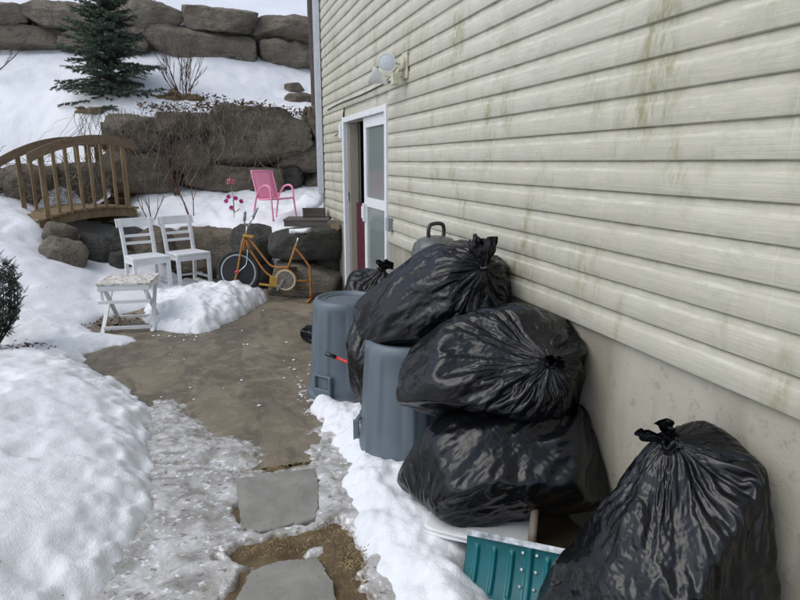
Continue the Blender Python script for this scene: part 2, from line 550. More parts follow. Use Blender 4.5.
CHW = .1143
def m_siding():
    t = NT('vinyl_siding')
    o = t.map('Object')
    grain = t.noise(t.map('Object', scale=(1, 5, 190)), 1.0, 5, .65, .4)
    big = t.noise(t.map('Object', scale=(1, .8, 1.3)), 1.0, 4, .6)
    c = t.ramp(big, [(.3, (.49, .465, .38)), (.7, (.57, .55, .465))])
    c = t.mix(t.ramp(grain, [(.40, .42), (.62, 0)]), c, (.36, .355, .29))
    bands = t.noise(t.map('Object', scale=(0, 5.5, .12)), 1.0, 3, .5)
    c = t.mix(t.ramp(bands, [(.50, 0), (.72, .32)]), c, (.37, .37, .28))
    st = t.noise(t.map('Object', scale=(0, 3.6, 1.5)), 1.0, 4, .6, .4)
    fine = t.noise(t.map('Object', scale=(1, 26, 9)), 1.0, 4, .7)
    stain = t.math('MULTIPLY', t.ramp(st, [(.50, 0), (.63, 1)]), t.ramp(fine, [(.40, .0), (.60, 1)]))
    c = t.mix(t.math('MULTIPLY', stain, t.ramp(t.noise(o, 1.3, 3, .6), [(.38, .15), (.56, .9)])), c, (.25, .24, .12))
    blot = t.math('MULTIPLY', t.ramp(t.noise(o, 2.7, 5, .7), [(.55, 0), (.70, .7)]), t.ramp(t.noise(o, 50, 4, .75), [(.42, 0), (.60, 1)]))
    c = t.mix(t.math('MULTIPLY', blot, .55), c, (.26, .26, .17))
    # chalky weathered flecks
    ch = t.math('MULTIPLY', t.ramp(t.noise(t.map('Object', scale=(1, 9, 34)), 1.0, 5, .75), [(.60, 0), (.70, .8)]), t.ramp(t.noise(o, 1.7, 3), [(.45, 0), (.65, 1)]))
    c = t.mix(ch, c, (.72, .72, .66))
    # course seams every few metres
    br = t.n('ShaderNodeTexBrick'); br.offset = .37; br.squash = 1
    br.inputs['Scale'].default_value = 1; br.inputs['Mortar Size'].default_value = .0022; br.inputs['Mortar Smooth'].default_value = .2
    br.inputs['Brick Width'].default_value = 1.25; br.inputs['Row Height'].default_value = .2286
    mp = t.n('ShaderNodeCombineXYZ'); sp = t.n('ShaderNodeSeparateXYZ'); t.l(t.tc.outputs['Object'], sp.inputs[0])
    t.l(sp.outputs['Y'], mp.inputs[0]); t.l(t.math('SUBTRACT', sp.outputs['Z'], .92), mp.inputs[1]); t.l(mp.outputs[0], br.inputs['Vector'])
    c = t.mix(t.math('MULTIPLY', br.outputs['Fac'], .2), c, (.70, .70, .66))
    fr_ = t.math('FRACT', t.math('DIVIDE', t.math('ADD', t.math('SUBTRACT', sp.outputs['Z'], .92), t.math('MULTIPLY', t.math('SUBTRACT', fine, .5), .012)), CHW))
    cove_highlight = t.ramp(fr_, [(.60, 0), (.67, 1), (.71, 1), (.78, 0)])  # sky highlight along each cove painted into the colour, streaked like chalk
    c = t.mix(t.math('MULTIPLY', cove_highlight, t.ramp(t.noise(t.map('Object', scale=(1, 7, 40)), 1.0, 4, .7), [(.46, 0), (.66, .38)])), c, (.74, .73, .64))
    top_band = t.ramp(fr_, [(.78, 0), (.93, 1)])  # colour darker towards the top of each course, broken up by noise
    c = t.mix(t.math('MULTIPLY', top_band, t.ramp(t.noise(t.map('Object', scale=(1, 9, 3)), 1.0, 4, .7), [(.40, 0), (.66, .65)])), c, (.25, .24, .16))
    mott = t.math('MULTIPLY', t.ramp(t.noise(t.map('Object', scale=(1, 14, 30)), 1.0, 5, .75), [(.48, 0), (.62, .5)]), t.ramp(t.noise(o, 3.1, 3), [(.38, .2), (.6, 1)]))
    c = t.mix(mott, c, (.36, .35, .27))
    t.col(c).rough(.55)
    t.bump(t.math('ADD', t.math('MULTIPLY', grain, 1.0), t.math('MULTIPLY', fine, .3)), .35, .004)
    return t.m

def m_foundation():
    t = NT('parged_foundation')
    o = t.map('Object')
    a = t.noise(o, 1.6, 6, .65, .4); b = t.noise(o, 60, 5, .7)
    st = t.noise(t.map('Object', scale=(0, 2.4, .35)), 1.0, 4, .6, .3)
    c = t.ramp(a, [(.3, (.32, .30, .24)), (.7, (.44, .415, .34))])
    c = t.mix(t.ramp(st, [(.47, 0), (.62, .7)]), c, (.20, .18, .135))
    c = t.mix(t.ramp(t.noise(o, 17, 5, .75), [(.56, 0), (.70, .6)]), c, (.20, .185, .145))
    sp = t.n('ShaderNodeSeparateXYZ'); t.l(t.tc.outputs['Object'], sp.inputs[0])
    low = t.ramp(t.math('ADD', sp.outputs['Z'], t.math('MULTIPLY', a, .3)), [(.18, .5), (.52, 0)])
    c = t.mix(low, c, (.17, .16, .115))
    t.col(c).rough(.88)
    t.bump(t.math('ADD', b, t.math('MULTIPLY', a, 1.2)), .35, .008)
    return t.m

def m_wood(name, lo, hi, axis=(3, 3, 40), r=.75, patch=None, pscale=14):
    t = NT(name)
    g = t.noise(t.map('Object', scale=axis), 1.0, 5, .65, .6)
    c = t.ramp(g, [(.3, lo), (.7, hi)])
    if patch:
        p = t.noise(t.map('Object', scale=(1, 1, 1)), pscale, 6, .75, .5)
        c = t.mix(t.ramp(p, [(patch[1], 0), (patch[1] + .06, 1)]), c, patch[0])
    t.col(c).rough(r); t.bump(g, .3, .004)
    return t.m

def m_plastic(name, c, r=.42, scuff=.25):
    t = NT(name)
    o = t.map('Object')
    a = t.noise(t.map('Object', scale=(1, 1, .35)), 5, 5, .65); b = t.noise(t.map('Object', scale=(9, 9, 2)), 8, 5, .75)
    k = t.ramp(a, [(.3, tuple(x * .82 for x in c)), (.7, tuple(x * 1.1 for x in c))])
    k = t.mix(t.ramp(b, [(.60, 0), (.74, scuff)]), k, tuple(min(.6, x * 1.9 + .03) for x in c))
    t.col(k).rough(t.ramp(a, [(.3, r - .08), (.7, r + .12)])); t.bump(t.noise(o, 240, 2), .12, .001)
    return t.m

def m_glass():
    t = NT('pane_glass')
    t.col((.55, .62, .60)).rough(.16).set(IOR=1.25)
    t.b.inputs['Transmission Weight'].default_value = .75
    return t.m

M = dict(
    film=mat_film(), snow=m_snow(), ice=m_ice(), concrete=m_concrete(), soil=m_soil(), slate=m_slate(),
    stone=m_stone('grey_brown_stone', (.105, .088, .066), (.24, .205, .158), (.35, .305, .238)),
    stone2=m_stone('ledge_stone', (.135, .115, .090), (.275, .238, .188), (.38, .335, .268), .15),
    darkstone=m_stone('wet_dark_stone', (.034, .034, .032), (.085, .083, .074), (.165, .155, .13), .35),
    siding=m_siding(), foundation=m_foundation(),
    white=m_simple('white_trim', (.74, .75, .76), .4, var=.05, bump=.05, scale=20),
    whitemetal=m_simple('white_downspout', (.60, .63, .68), .4, var=.06, bump=.05, scale=12),
    beige=m_simple('beige_jamb', (.42, .37, .30), .6, var=.06),
    dark=m_simple('dark_interior', (.02, .02, .02), .9, bump=0),
    maroon=m_simple('maroon_cloth', (.085, .010, .020), .85, var=.2),
    roof=m_simple('roof_shingle', (.06, .06, .06), .9, var=.3, scale=18),
    glass=m_glass(),
    lampwhite=m_simple('lamp_white', (.72, .73, .72), .35, var=.04, bump=.03),
    lampglass=m_simple('lamp_lens', (.62, .66, .70), .12, var=.06, bump=.4, scale=60),
    lampbeige=m_simple('lamp_beige', (.52, .50, .38), .5, var=.12),
    cable=m_simple('black_cable', (.03, .03, .03), .6, bump=0),
    greyplastic=m_simple('grey_box', (.30, .32, .35), .45, var=.1),
    straw=m_simple('dry_straw', (.36, .27, .14), .85, var=.3, bump=0),
    blind=m_simple('dusty_blind', (.10, .115, .115), .7, var=.15),
    can=m_plastic('blue_grey_plastic', (.105, .135, .160)),
    teal=m_plastic('teal_plastic', (.004, .118, .135), .38, .4),
    alu=m_simple('worn_metal_edge', (.50, .52, .52), .42, .7, var=.3, bump=.2),
    chrome=m_simple('chrome', (.62, .62, .62), .2, 1, var=.1, bump=.05),
    oldwood=m_wood('grey_shovel_wood', (.10, .08, .065), (.20, .165, .13)),
    whitewood=m_wood('white_painted_wood', (.62, .63, .64), (.78, .79, .80), (5, 5, 30), .5),
    peelwood=m_wood('peeling_white_paint', (.60, .58, .55), (.74, .73, .70), (40, 4, 5), .7, ((.33, .26, .20), .50), 22),
    bridgewood=m_wood('weathered_cedar', (.12, .082, .042), (.27, .19, .10), (14, 14, 3)),
    bridgedark=m_wood('weathered_rail_wood', (.11, .072, .042), (.21, .145, .088), (3, 30, 30)),
    planter=m_wood('grey_weathered_plank', (.06, .052, .043), (.15, .13, .11), (3, 30, 30)),
    logend=m_wood('cut_log', (.20, .15, .09), (.36, .28, .17), (20, 20, 20)),
    orange=m_simple('orange_paint', (.42, .17, .035), .42, var=.18, bump=.05),
    yellow=m_simple('yellow_guard', (.40, .235, .04), .5, var=.15, bump=.05),
    rubber=m_simple('black_rubber', (.018, .019, .021), .7, var=.2),
    disc=m_simple('black_disc', (.010, .012, .016), .45, var=.1, bump=.02),
    guard=m_simple('dull_disc', (.20, .175, .14), .5, .2, var=.2),
    rim=m_simple('grey_rim', (.42, .44, .46), .35, .3, var=.1),
    pink=m_simple('pink_paint', (.86, .31, .47), .4, var=.05, bump=.03),
    pinkcloth=m_simple('pink_mesh_cloth', (.86, .32, .48), .7, var=.06, bump=.5, scale=220),
    rose=m_simple('dusty_pink_petal', (.60, .22, .26), .7, var=.25, scale=40),
    magenta=m_simple('magenta_petal', (.42, .03, .22), .6, var=.2, scale=40),
    stemgreen=m_simple('pale_stem', (.25, .30, .20), .7, var=.2),
    red=m_simple('red_plastic', (.55, .03, .02), .35, var=.06, bump=.02),
    blackplastic=m_simple('black_plastic', (.022, .023, .025), .35, var=.2, bump=.05),
    greylid=m_simple('grey_dusty_plastic', (.10, .11, .10), .3, var=.2, bump=.05),
    needles=m_simple('spruce_needles', (.075, .112, .074), .65, var=.45, bump=0, scale=5),
    juniper=m_simple('juniper_scale_leaves', (.21, .245, .20), .7, var=.4, bump=0, scale=9),
    bark=m_simple('bark', (.085, .068, .055), .9, var=.35, bump=.6, scale=40),
    twig=m_simple('bare_twig', (.10, .068, .052), .8, var=.3, bump=0),
    redtwig=m_simple('red_twig', (.13, .045, .035), .7, var=.3, bump=0),
    vine=m_simple('dry_vine', (.25, .21, .165), .9, var=.4, bump=0, scale=8),
    leaf=m_simple('dead_leaf', (.12, .065, .035), .85, var=.5, bump=.1, scale=9),
)

# ================================================================== setting: ground, patio, path
def structure(o): return tag(o, kind='structure')

structure(MB().box((0, 30, -.75), (400, 400, .6)).build('ground', M['snow']))

def height_sheet(name, xs, ys, zf, mat, drop=None, cut=None):
    X, Y = np.meshgrid(xs, ys)
    Z = zf(X, Y)
    V = np.stack([X, Y, Z], -1).reshape(-1, 3)
    F = grid_faces(len(ys), len(xs))
    if drop is not None:
        keep = (Z.reshape(-1)[F] > drop).any(1)
        F = F[keep]
    if cut is not None:
        F = F[~cut(X, Y).reshape(-1)[F].any(1)]
    return structure(mesh_np(name, V, F, mat))

def P3(X, Y, s=1.0, o=0.0): return np.stack([X * s + o, Y * s - o, 0 * X + o * .37], -1)

def patio_z(X, Y): return .004 * fbm(P3(X, Y, .8), 3, 2) - .0
height_sheet('patio', np.arange(-2.2, 1.53, .06), np.arange(3.02, 9.3, .06), patio_z, M['concrete'])
height_sheet('path_soil', np.arange(-1.6, 1.53, .02), np.arange(-1.5, 3.06, .02), lambda X, Y: -.012 + .022 * fbm(P3(X, Y, 9), 4, 5) - .03 * sstep(2.98, 3.06, Y) * 0, M['soil'])

def poly_sd(X, Y, poly):
    """signed distance, positive inside"""
    P = np.asarray(poly, float); Q = np.roll(P, -1, 0)
    best = np.full(X.shape, 1e9); ins = np.zeros(X.shape, bool)
    for (x1, y1), (x2, y2) in zip(P, Q):
        dx, dy = x2 - x1, y2 - y1
        t = np.clip(((X - x1) * dx + (Y - y1) * dy) / (dx * dx + dy * dy + 1e-12), 0, 1)
        best = np.minimum(best, np.hypot(X - x1 - t * dx, Y - y1 - t * dy))
        c = ((y1 > Y) != (y2 > Y)) & (X < dx * (Y - y1) / (dy + 1e-12) + x1)
        ins ^= c
    return np.where(ins, best, -best)

def rbf(pts):
    P = np.asarray(pts, float); n = len(P)
    def U(d2): return np.where(d2 > 1e-12, d2 * np.log(d2 + 1e-12) * .5, 0)
    D = ((P[:, None, :2] - P[None, :, :2]) ** 2).sum(-1)
    A = np.zeros((n + 3, n + 3)); A[:n, :n] = U(D) + np.eye(n) * .02
    A[:n, n] = 1; A[:n, n + 1:] = P[:, :2]; A[n, :n] = 1; A[n + 1:, :n] = P[:, :2].T
    w = np.linalg.solve(A, np.concatenate([P[:, 2], [0, 0, 0]]))
    def f(X, Y):
        s = w[n] + w[n + 1] * X + w[n + 2] * Y
        for i in range(n): s = s + w[i] * U((X - P[i, 0]) ** 2 + (Y - P[i, 1]) ** 2)
        return s
    return f

# flagstones --------------------------------------------------------
def flagstone(label, poly, z, seed):
    rng = np.random.default_rng(seed)
    pts = []
    n = len(poly)
    for i in range(n):
        a = np.array(poly[i]); b = np.array(poly[(i + 1) % n])
        for k in range(12):
            t = k / 12
            p = a * (1 - t) + b * t
            pts.append(p + rng.normal(0, .0035, 2))
    pts = np.array(pts); c = pts.mean(0); m = len(pts)
    rings = [(1.0, z - .05), (1.0, z - .006), (.985, z), (.8, z + .001), (.5, z), (.2, z + .001)]
    V = []
    for s, zz in rings:
        for p in pts:
            q = c + (p - c) * s; V.append((q[0], q[1], zz + .0025 * float(pn(np.array([q[0] * 14, q[1] * 14, seed])))))
    V.append((c[0], c[1], z))
    F = [tuple(r) for r in grid_faces(len(rings), m, True).tolist()]
    k = (len(rings) - 1) * m
    F += [(k + i, k + (i + 1) % m, len(V) - 1) for i in range(m)]
    o = mesh_np('flagstone', np.array(V), F, M['slate'], None, (c[0], c[1], z - .05), False)
    return tag(o, label, 'flagstone', 'stepping stones in the icy path')
FL1 = [(.04, 2.93), (.45, 2.925), (.43, 2.66), (.37, 2.45), (.13, 2.43), (.04, 2.48)]
FL2 = [(-.03, 1.70), (.0, 2.02), (.065, 2.18), (.18, 2.205), (.335, 2.175), (.36, 2.02), (.355, 1.55), (-.03, 1.50)]
flagstone('grey slate stepping stone with four straight sides, nearest the patio', FL1, .012, 4)
flagstone('paler slate stepping stone cut off by the bottom edge, ringed by brown soil', FL2, .012, 5)

# ice ----------------------------------------------------------------
ICE = [(-.62, 1.2), (-.62, 2.2), (-.5, 2.9), (-.5, 3.6), (-.55, 4.05), (-.42, 4.25), (-.22, 4.10), (-.10, 3.72), (.02, 3.50), (.18, 3.34), (.30, 3.16), (.20, 3.06), (.24, 2.98), (.42, 3.10), (.50, 3.5), (.50, 3.95), (.58, 4.3), (.80, 4.3), (.80, 3.0), (.72, 1.2)]
def ice_z(X, Y):
    d = poly_sd(X, Y, ICE) + .075 * fbm(P3(X, Y, 7.5), 4, 11) + .03 * fbm(P3(X, Y, 24), 2, 15)
    lump = ridge(P3(X, Y, 4.2, 3), 2, 12) * .5
    bub = fbm(P3(X, Y, 11), 3, 13)
    ns = np.maximum(poly_sd(X, Y, FL1), poly_sd(X, Y, FL2)); thin = .55 + .45 * sstep(-.06, -.2, ns)
    z = (.036 * sstep(-.06, .18, d) + .024 * (lump - .3) * sstep(.02, .25, d) + .007 * bub * sstep(0, .15, d)) * thin - .012
    for poly, g, k in ((FL1, -.015, .045), (FL2, .03, .05)):
        s = poly_sd(X, Y, poly) + .045 * fbm(P3(X, Y, 8), 3, 18)
        z = z - .060 * sstep(-g - .03, -g + .02, s)
    # thawed soil between and beside the stones
    for (cx, cy, rx, ry) in ((.20, 2.30, .27, .085), (.44, 2.2, .09, .24), (.33, 3.02, .16, .035), (.40, 1.85, .08, .3)):
        e = 1 - np.hypot((X - cx) / rx, (Y - cy) / ry) + .45 * fbm(P3(X, Y, 10), 3, 19)
        z = z - .055 * sstep(-.1, .3, e)
    z = z - .05 * sstep(3.0, 3.5, Y) * sstep(.25, .4, X) * sstep(-.05, .25, fbm(P3(X, Y, 7), 3, 23))
    return np.where(d < -.03, -.06, z)
height_sheet('ice', np.arange(-.8, .86, .0085), np.arange(1.2, 4.5, .0095), ice_z, M['ice'], -.035)

# snow ---------------------------------------------------------------
LEFT = [(-.62, -2), (-.56, 1.5), (-.47, 2.18), (-.41, 2.41), (-.36, 2.69), (-.33, 3.05), (-.40, 3.40), (-.43, 3.94), (-.58, 4.35), (-.84, 4.80), (-1.02, 5.10), (-1.07, 5.44), (-.95, 5.62), (-.66, 5.75), (-.75, 5.90), (-1.12, 6.10), (-1.22, 6.42), (-1.10, 6.75), (-.80, 7.0), (-.62, 7.3), (-.50, 8.0), (-.45, 9.1), (-.8, 10.7), (-9, 10.9), (-9, -2)]
lz = rbf([(-.7, 2.2, .19), (-.8, 1.2, .22), (-1.2, 1.5, .27), (-1.0, 3, .26), (-.75, 3.9, .22), (-1.0, 4.6, .21), (-1.5, 2, .31), (-2, 3, .36), (-2, 4.5, .33), (-3, 3, .45), (-3, 5, .45), (-1.35, 5.0, .20),
          (-1.3, 5.5, .13), (-1.75, 5.5, .10), (-1.4, 6.2, .15), (-1.3, 7, .18), (-.95, 7.4, .12), (-1.4, 7.8, .26), (-2, 7, .34), (-2, 8, .52), (-2.4, 8.6, .74), (-3, 8.6, .88), (-3., 7, .55), (-4, 5, .7), (-4, 8, 1.0),
          (-1.75, 8.6, .36), (-1.2, 8.6, .28), (-.8, 8.3, .16), (-2.6, 9.2, .92), (-2.15, 9.05, .84), (-1.65, 9.2, .40), (-1.25, 9.3, .42), (-1.7, 10, .6), (-1.3, 10.2, .75), (-2.8, 10.2, 1.15), (-3.6, 10.4, 1.25), (-.7, 9.2, .5),
          (-6, 3, .7), (-8, 8, 1.4), (-8, 2, .8), (-1.5, 0, .3), (-4, 0, .4), (-.9, 10.5, 1.0)])
def left_z(X, Y):
    d = poly_sd(X, Y, LEFT) + .05 * fbm(P3(X, Y, 4), 3, 31) + .016 * fbm(P3(X, Y, 17), 2, 32)
    edge = 1 - np.exp(-np.maximum(d, 0) / .16)
    near = np.exp(-np.maximum(d - .05, 0) / .16) * sstep(5.6, 5.0, Y)
    z = lz(X, Y) * edge
    z = z + near * (.07 * (ridge(P3(X, Y, 5.2, 1), 2, 33) * .5 - .4) + .03 * fbm(P3(X, Y, 13), 3, 35)) * sstep(0, .08, d)
    z = z + (.036 * fbm(P3(X, Y, 1.3), 3, 34) + .007 * fbm(P3(X, Y, 7), 3, 36)) * sstep(0, .3, d)
    # old soft footprints
    z = z - .035 * sstep(.1, .7, fbm(P3(X, Y, 3.4, 8), 2, 37)) * sstep(.05, .3, d) + .012 * (ridge(P3(X, Y, 6.5, 4), 2, 38) * .5 - .4) * sstep(.05, .3, d)
    return np.where(d < .0, -.07 + .3 * np.maximum(d, -.1), z)
height_sheet('snow_bank', np.arange(-2.6, -.2, .016), np.arange(1.0, 6.4, .018), left_z, M['snow'], -.06)
def left_far(X, Y):
    z = left_z(X, Y)
    inside = sstep(-2.6, -2.52, X) * (Y > .98) * (Y < 6.4)
    return z - .25 * ((X > -2.5) & (X < -.2) & (Y > 1.1) & (Y < 6.28))
height_sheet('snow_bank_far', np.arange(-9, -.2, .05), np.arange(-2, 10.9, .05), left_far, M['snow'], -.06)

HEAP = [(-.56, 6.10), (-.36, 5.90), (-.16, 5.84), (.02, 5.98), (.19, 6.27), (.36, 6.62), (.60, 7.05), (.62, 7.25), (.3, 7.75), (-.1, 8.6), (-.9, 8.7), (-.75, 7.3), (-.72, 6.6)]
hz = rbf([(-.3, 6.3, .16), (-.05, 6.35, .18), (.1, 6.75, .25), (-.3, 6.9, .22), (.4, 7.05, .22), (0, 7.3, .20), (-.5, 7.4, .12), (.2, 7.6, .10), (-.2, 8.3, .06), (-.7, 8.3, .08), (-.55, 6.7, .15)])
def heap_z(X, Y):
    d = poly_sd(X, Y, HEAP) + .05 * fbm(P3(X, Y, 5), 3, 41) + .015 * fbm(P3(X, Y, 20), 2, 42)
    z = hz(X, Y) * (1 - np.exp(-np.maximum(d, 0) / .10)) + (.06 * fbm(P3(X, Y, 4), 4, 43) + .015 * fbm(P3(X, Y, 14), 3, 44)) * sstep(0, .12, d)
    return np.where(d < 0, -.05, np.maximum(z, -.02))
height_sheet('snow_heap', np.arange(-1.0, .75, .018), np.arange(5.7, 8.8, .022), heap_z, M['snow'], -.03)

RIGHT = [(.60, 1.0), (.57, 1.6), (.545, 2.0), (.53, 2.25), (.555, 2.6), (.60, 2.95), (.585, 3.3), (.57, 3.55), (.565, 3.78), (.62, 3.86), (.8, 3.7), (1.2, 3.6), (1.5, 3.4), (1.5, 2.6), (1.3, 2.25), (1.15, 2.05), (.98, 2.02), (.93, 1.90), (.90, 1.72), (.92, 1.0)]
rz_ = rbf([(.66, 3.7, .13), (.62, 3.4, .12), (.68, 3.2, .15), (.66, 2.9, .12), (.68, 2.65, .15), (.72, 2.45, .14), (.82, 2.6, .10), (.7, 2.1, .11), (.8, 2.2, .13), (.85, 2.05, .14), (.72, 1.7, .11), (.85, 1.6, .09), (1.1, 3, .08), (1.2, 2.5, .03), (.7, 1.2, .1), (1.05, 2.1, .06)])
def right_z(X, Y):
    d = poly_sd(X, Y, RIGHT) + .045 * fbm(P3(X, Y, 5), 3, 51) + .012 * fbm(P3(X, Y, 20), 2, 52)
    z = rz_(X, Y) * (1 - np.exp(-np.maximum(d, 0) / .08)) + (.05 * fbm(P3(X, Y, 3.6), 3, 53) + .008 * fbm(P3(X, Y, 16), 3, 54)) * sstep(0, .12, d)
    return np.where(d < 0, -.05, z)
height_sheet('snow_strip', np.arange(.45, 1.51, .0105), np.arange(1.0, 4.0, .0115), right_z, M['snow'], -.03)

# terrace between the low boulder wall and the second wall
TERR = [(1.9, 7.36), (1.42, 7.36), (1.0, 7.72), (.60, 8.25), (-.10, 8.98), (-.62, 9.12), (-1.05, 9.5), (-1.25, 10.8), (6, 11), (6, 8.2), (1.9, 8.2)]
tz = rbf([(1.4, 7.2, .80), (1.0, 7.7, .82), (.5, 8.4, .78), (.0, 8.75, .76), (-.6, 9.1, .74), (-1, 9.6, .82), (1.2, 8.2, .92), (.4, 9.2, .98), (-.3, 9.6, 1.02), (1.5, 9.2, 1.05), (.3, 10.3, 1.16), (1.5, 10.3, 1.20), (-.8, 10.3, 1.14), (1.45, 8.0, .93), (3, 9, 1.1), (5, 10, 1.2)])
def terr_z(X, Y):
    d = poly_sd(X, Y, TERR) + .05 * fbm(P3(X, Y, 4), 3, 61)
    z = tz(X, Y) - .10 + .10 * (1 - np.exp(-np.maximum(d, 0) / .10)) + (.05 * fbm(P3(X, Y, 2.2), 3, 62) + .02 * fbm(P3(X, Y, 8), 3, 63)) * sstep(0, .2, d)
    # mound of snow against the house corner
    z = z + .16 * np.exp(-(((X - 1.32) / .22) ** 2 + ((Y - 8.55) / .4) ** 2))
    return np.where(d < -.02, -.3, z)
height_sheet('snow_terrace', np.arange(-1.5, 6, .035), np.arange(7.0, 11.0, .035), terr_z, M['snow'], -.2)

# slope above the second wall and hillside above the third
sl = rbf([(-6, 10.8, 1.55), (-3.4, 10.7, 1.55), (-2.4, 10.75, 1.62), (-1.7, 10.8, 1.85), (-1.2, 10.8, 2.30), (-.6, 10.7, 2.36), (.3, 10.7, 2.40), (1.2, 10.7, 2.42), (2, 10.7, 2.42), (4, 10.7, 2.4), (-3.5, 13.4, 3.62), (-1.5, 13.4, 3.70), (.5, 13.4, 3.72), (1.8, 13.4, 3.60), (4, 13.4, 3.6), (-6, 13.4, 3.6),
          (0, 12, 2.98), (-2.5, 12, 2.85), (2, 12, 2.85), (4, 12, 2.9), (-5, 12, 2.7), (-1.9, 11.2, 2.38), (-3, 11.3, 2.2), (-8, 12, 2.6), (6, 12, 2.9)])
def slope_z(X, Y):
    z = sl(X, Y) + .05 * fbm(P3(X, Y, 1.1), 4, 71) + .014 * fbm(P3(X, Y, 5), 3, 72)
    lf = sstep(-1.25, -1.6, X)
    e = sstep(10.45 - .25 * lf, 10.75 - .45 * lf, Y + .12 * fbm(P3(X, Y, 2.5), 3, 73))
    return z - .35 * (1 - e)
height_sheet('snow_slope', np.arange(-9, 8, .05), np.arange(10.1, 13.9, .05), slope_z, M['snow'], cut=lambda X, Y: (X > -1.35) & (Y < 10.44))
def hill_z(X, Y):
    t = np.clip(Y - 13.7, 0, 60)
    return 4.40 + .52 * t * np.exp(-t / 45) + .12 * fbm(P3(X, Y, .5), 4, 81) * sstep(0, .8, t) - .3 * sstep(.35, 0, t)
height_sheet('snow_hill', np.arange(-40, 40, .35), np.arange(13.6, 90, .35), hill_z, M['snow'])

def earth(name, pts, z0, z1):
    V = []; n = 0
    xs = [Vector(p).to_3d() for p in pts]
    L = []
    for a, b in zip(xs[:-1], xs[1:]):
        m = max(2, int((b - a).length / .08))
        L += [a.lerp(b, k / m) for k in range(m)]
    L.append(xs[-1])
    R = 14
    for j in range(R):
        for p in L:
            z = z0 + (z1 - z0) * j / (R - 1)
            q = np.array([p.x * 3, p.y * 3, z * 3])
            V.append((p.x, p.y + .10 * float(pn(q, 3)) + .14 * j / R, z))
    return structure(mesh_np(name, np.array(V), grid_faces(R, len(L)), M['soil']))
earth('earth_bank', [(2.4, 7.24), (1.4, 7.24), (1.0, 7.66), (.45, 8.65), (-.2, 9.15), (-.8, 9.35), (-1.1, 9.75), (-1.6, 10.1)], -.2, .70)
earth('earth_bank', [(-7, 10.55), (-1.5, 10.5)], .4, 1.30)
earth('earth_bank', [(-1.5, 10.42), (3, 10.42), (7, 10.42)], .4, 2.2)
earth('earth_bank', [(-12, 13.75), (9, 13.75)], 3.0, 4.25)

# small bits lying on the snow and the patio
def bits(name, label, mat, n, seed, fn, size):
    rng = random.Random(seed); mb = MB()
    for i in range(n):
        x, y, z = fn(rng); s = rng.uniform(*size)
        vs = [(x + s * rng.uniform(.6, 1.2) * a, y + s * rng.uniform(.6, 1.2) * b, z + s * .5 * rng.uniform(.6, 1.2) * c) for a, b, c in ((1, 0, 0), (-1, 0, 0), (0, 1, 0), (0, -1, 0), (0, 0, 1), (0, 0, -1))]
        mb.add(vs, [(0, 2, 4), (2, 1, 4), (1, 3, 4), (3, 0, 4), (2, 0, 5), (1, 2, 5), (3, 1, 5), (0, 3, 5)])
    tag(mb.build(name, mat), label, name.replace('_', ' '), kind='stuff')
def chip(rng):
    k = rng.random()
    if k < .45: return (.56 + abs(rng.gauss(0, .08)) - .05, rng.gauss(4.1, .35), .006)
    if k < .75:
        a = rng.uniform(0, 1); return (-.55 + a * 1.1 + rng.gauss(0, .06), 5.86 + max(0, a - .4) * 1.9 + rng.gauss(-.05, .07), .008)
    return (rng.uniform(-.6, .6), rng.uniform(3.6, 6), .006)
bits('ice_chips', 'small white chips of ice scattered on the patio beside the snow', M['snow'], 80, 4, chip, (.003, .016))
def speck(rng):
    while True:
        x, y = rng.uniform(-2.2, -.4), rng.uniform(1.6, 7.5)
        X = np.array([[x]]); Y = np.array([[y]])
        z = float(left_z(X, Y)[0, 0])
        if z > .04: return (x, y, z + .002)
bits('debris', 'tiny dark specks of twig and bark on the left snow bank', M['bark'], 90, 6, speck, (.003, .008))

mb = MB(); rng = random.Random(12)
for i in range(620):
    k = rng.random()
    if k < .5: x, y = rng.gauss(.46, .045), rng.gauss(2.12, .14)
    elif k < .85: x, y = rng.gauss(.20, .12), rng.gauss(2.31, .035)
    else: x, y = rng.gauss(.30, .10), rng.gauss(2.99, .02)
    a = rng.uniform(0, 6.3); L = rng.uniform(.012, .035); dx_, dy_ = math.cos(a) * L, math.sin(a) * L
    mb.tube([(x, y, .002), (x + dx_ * .5, y + dy_ * .5, .012 + rng.random() * .008), (x + dx_, y + dy_, .004 + rng.random() * .012)], .0011, 3, False)
tag(mb.build('dead_grass', M['straw']), 'straw coloured dead grass on the thawed soil between the stepping stones', 'grass', kind='stuff')

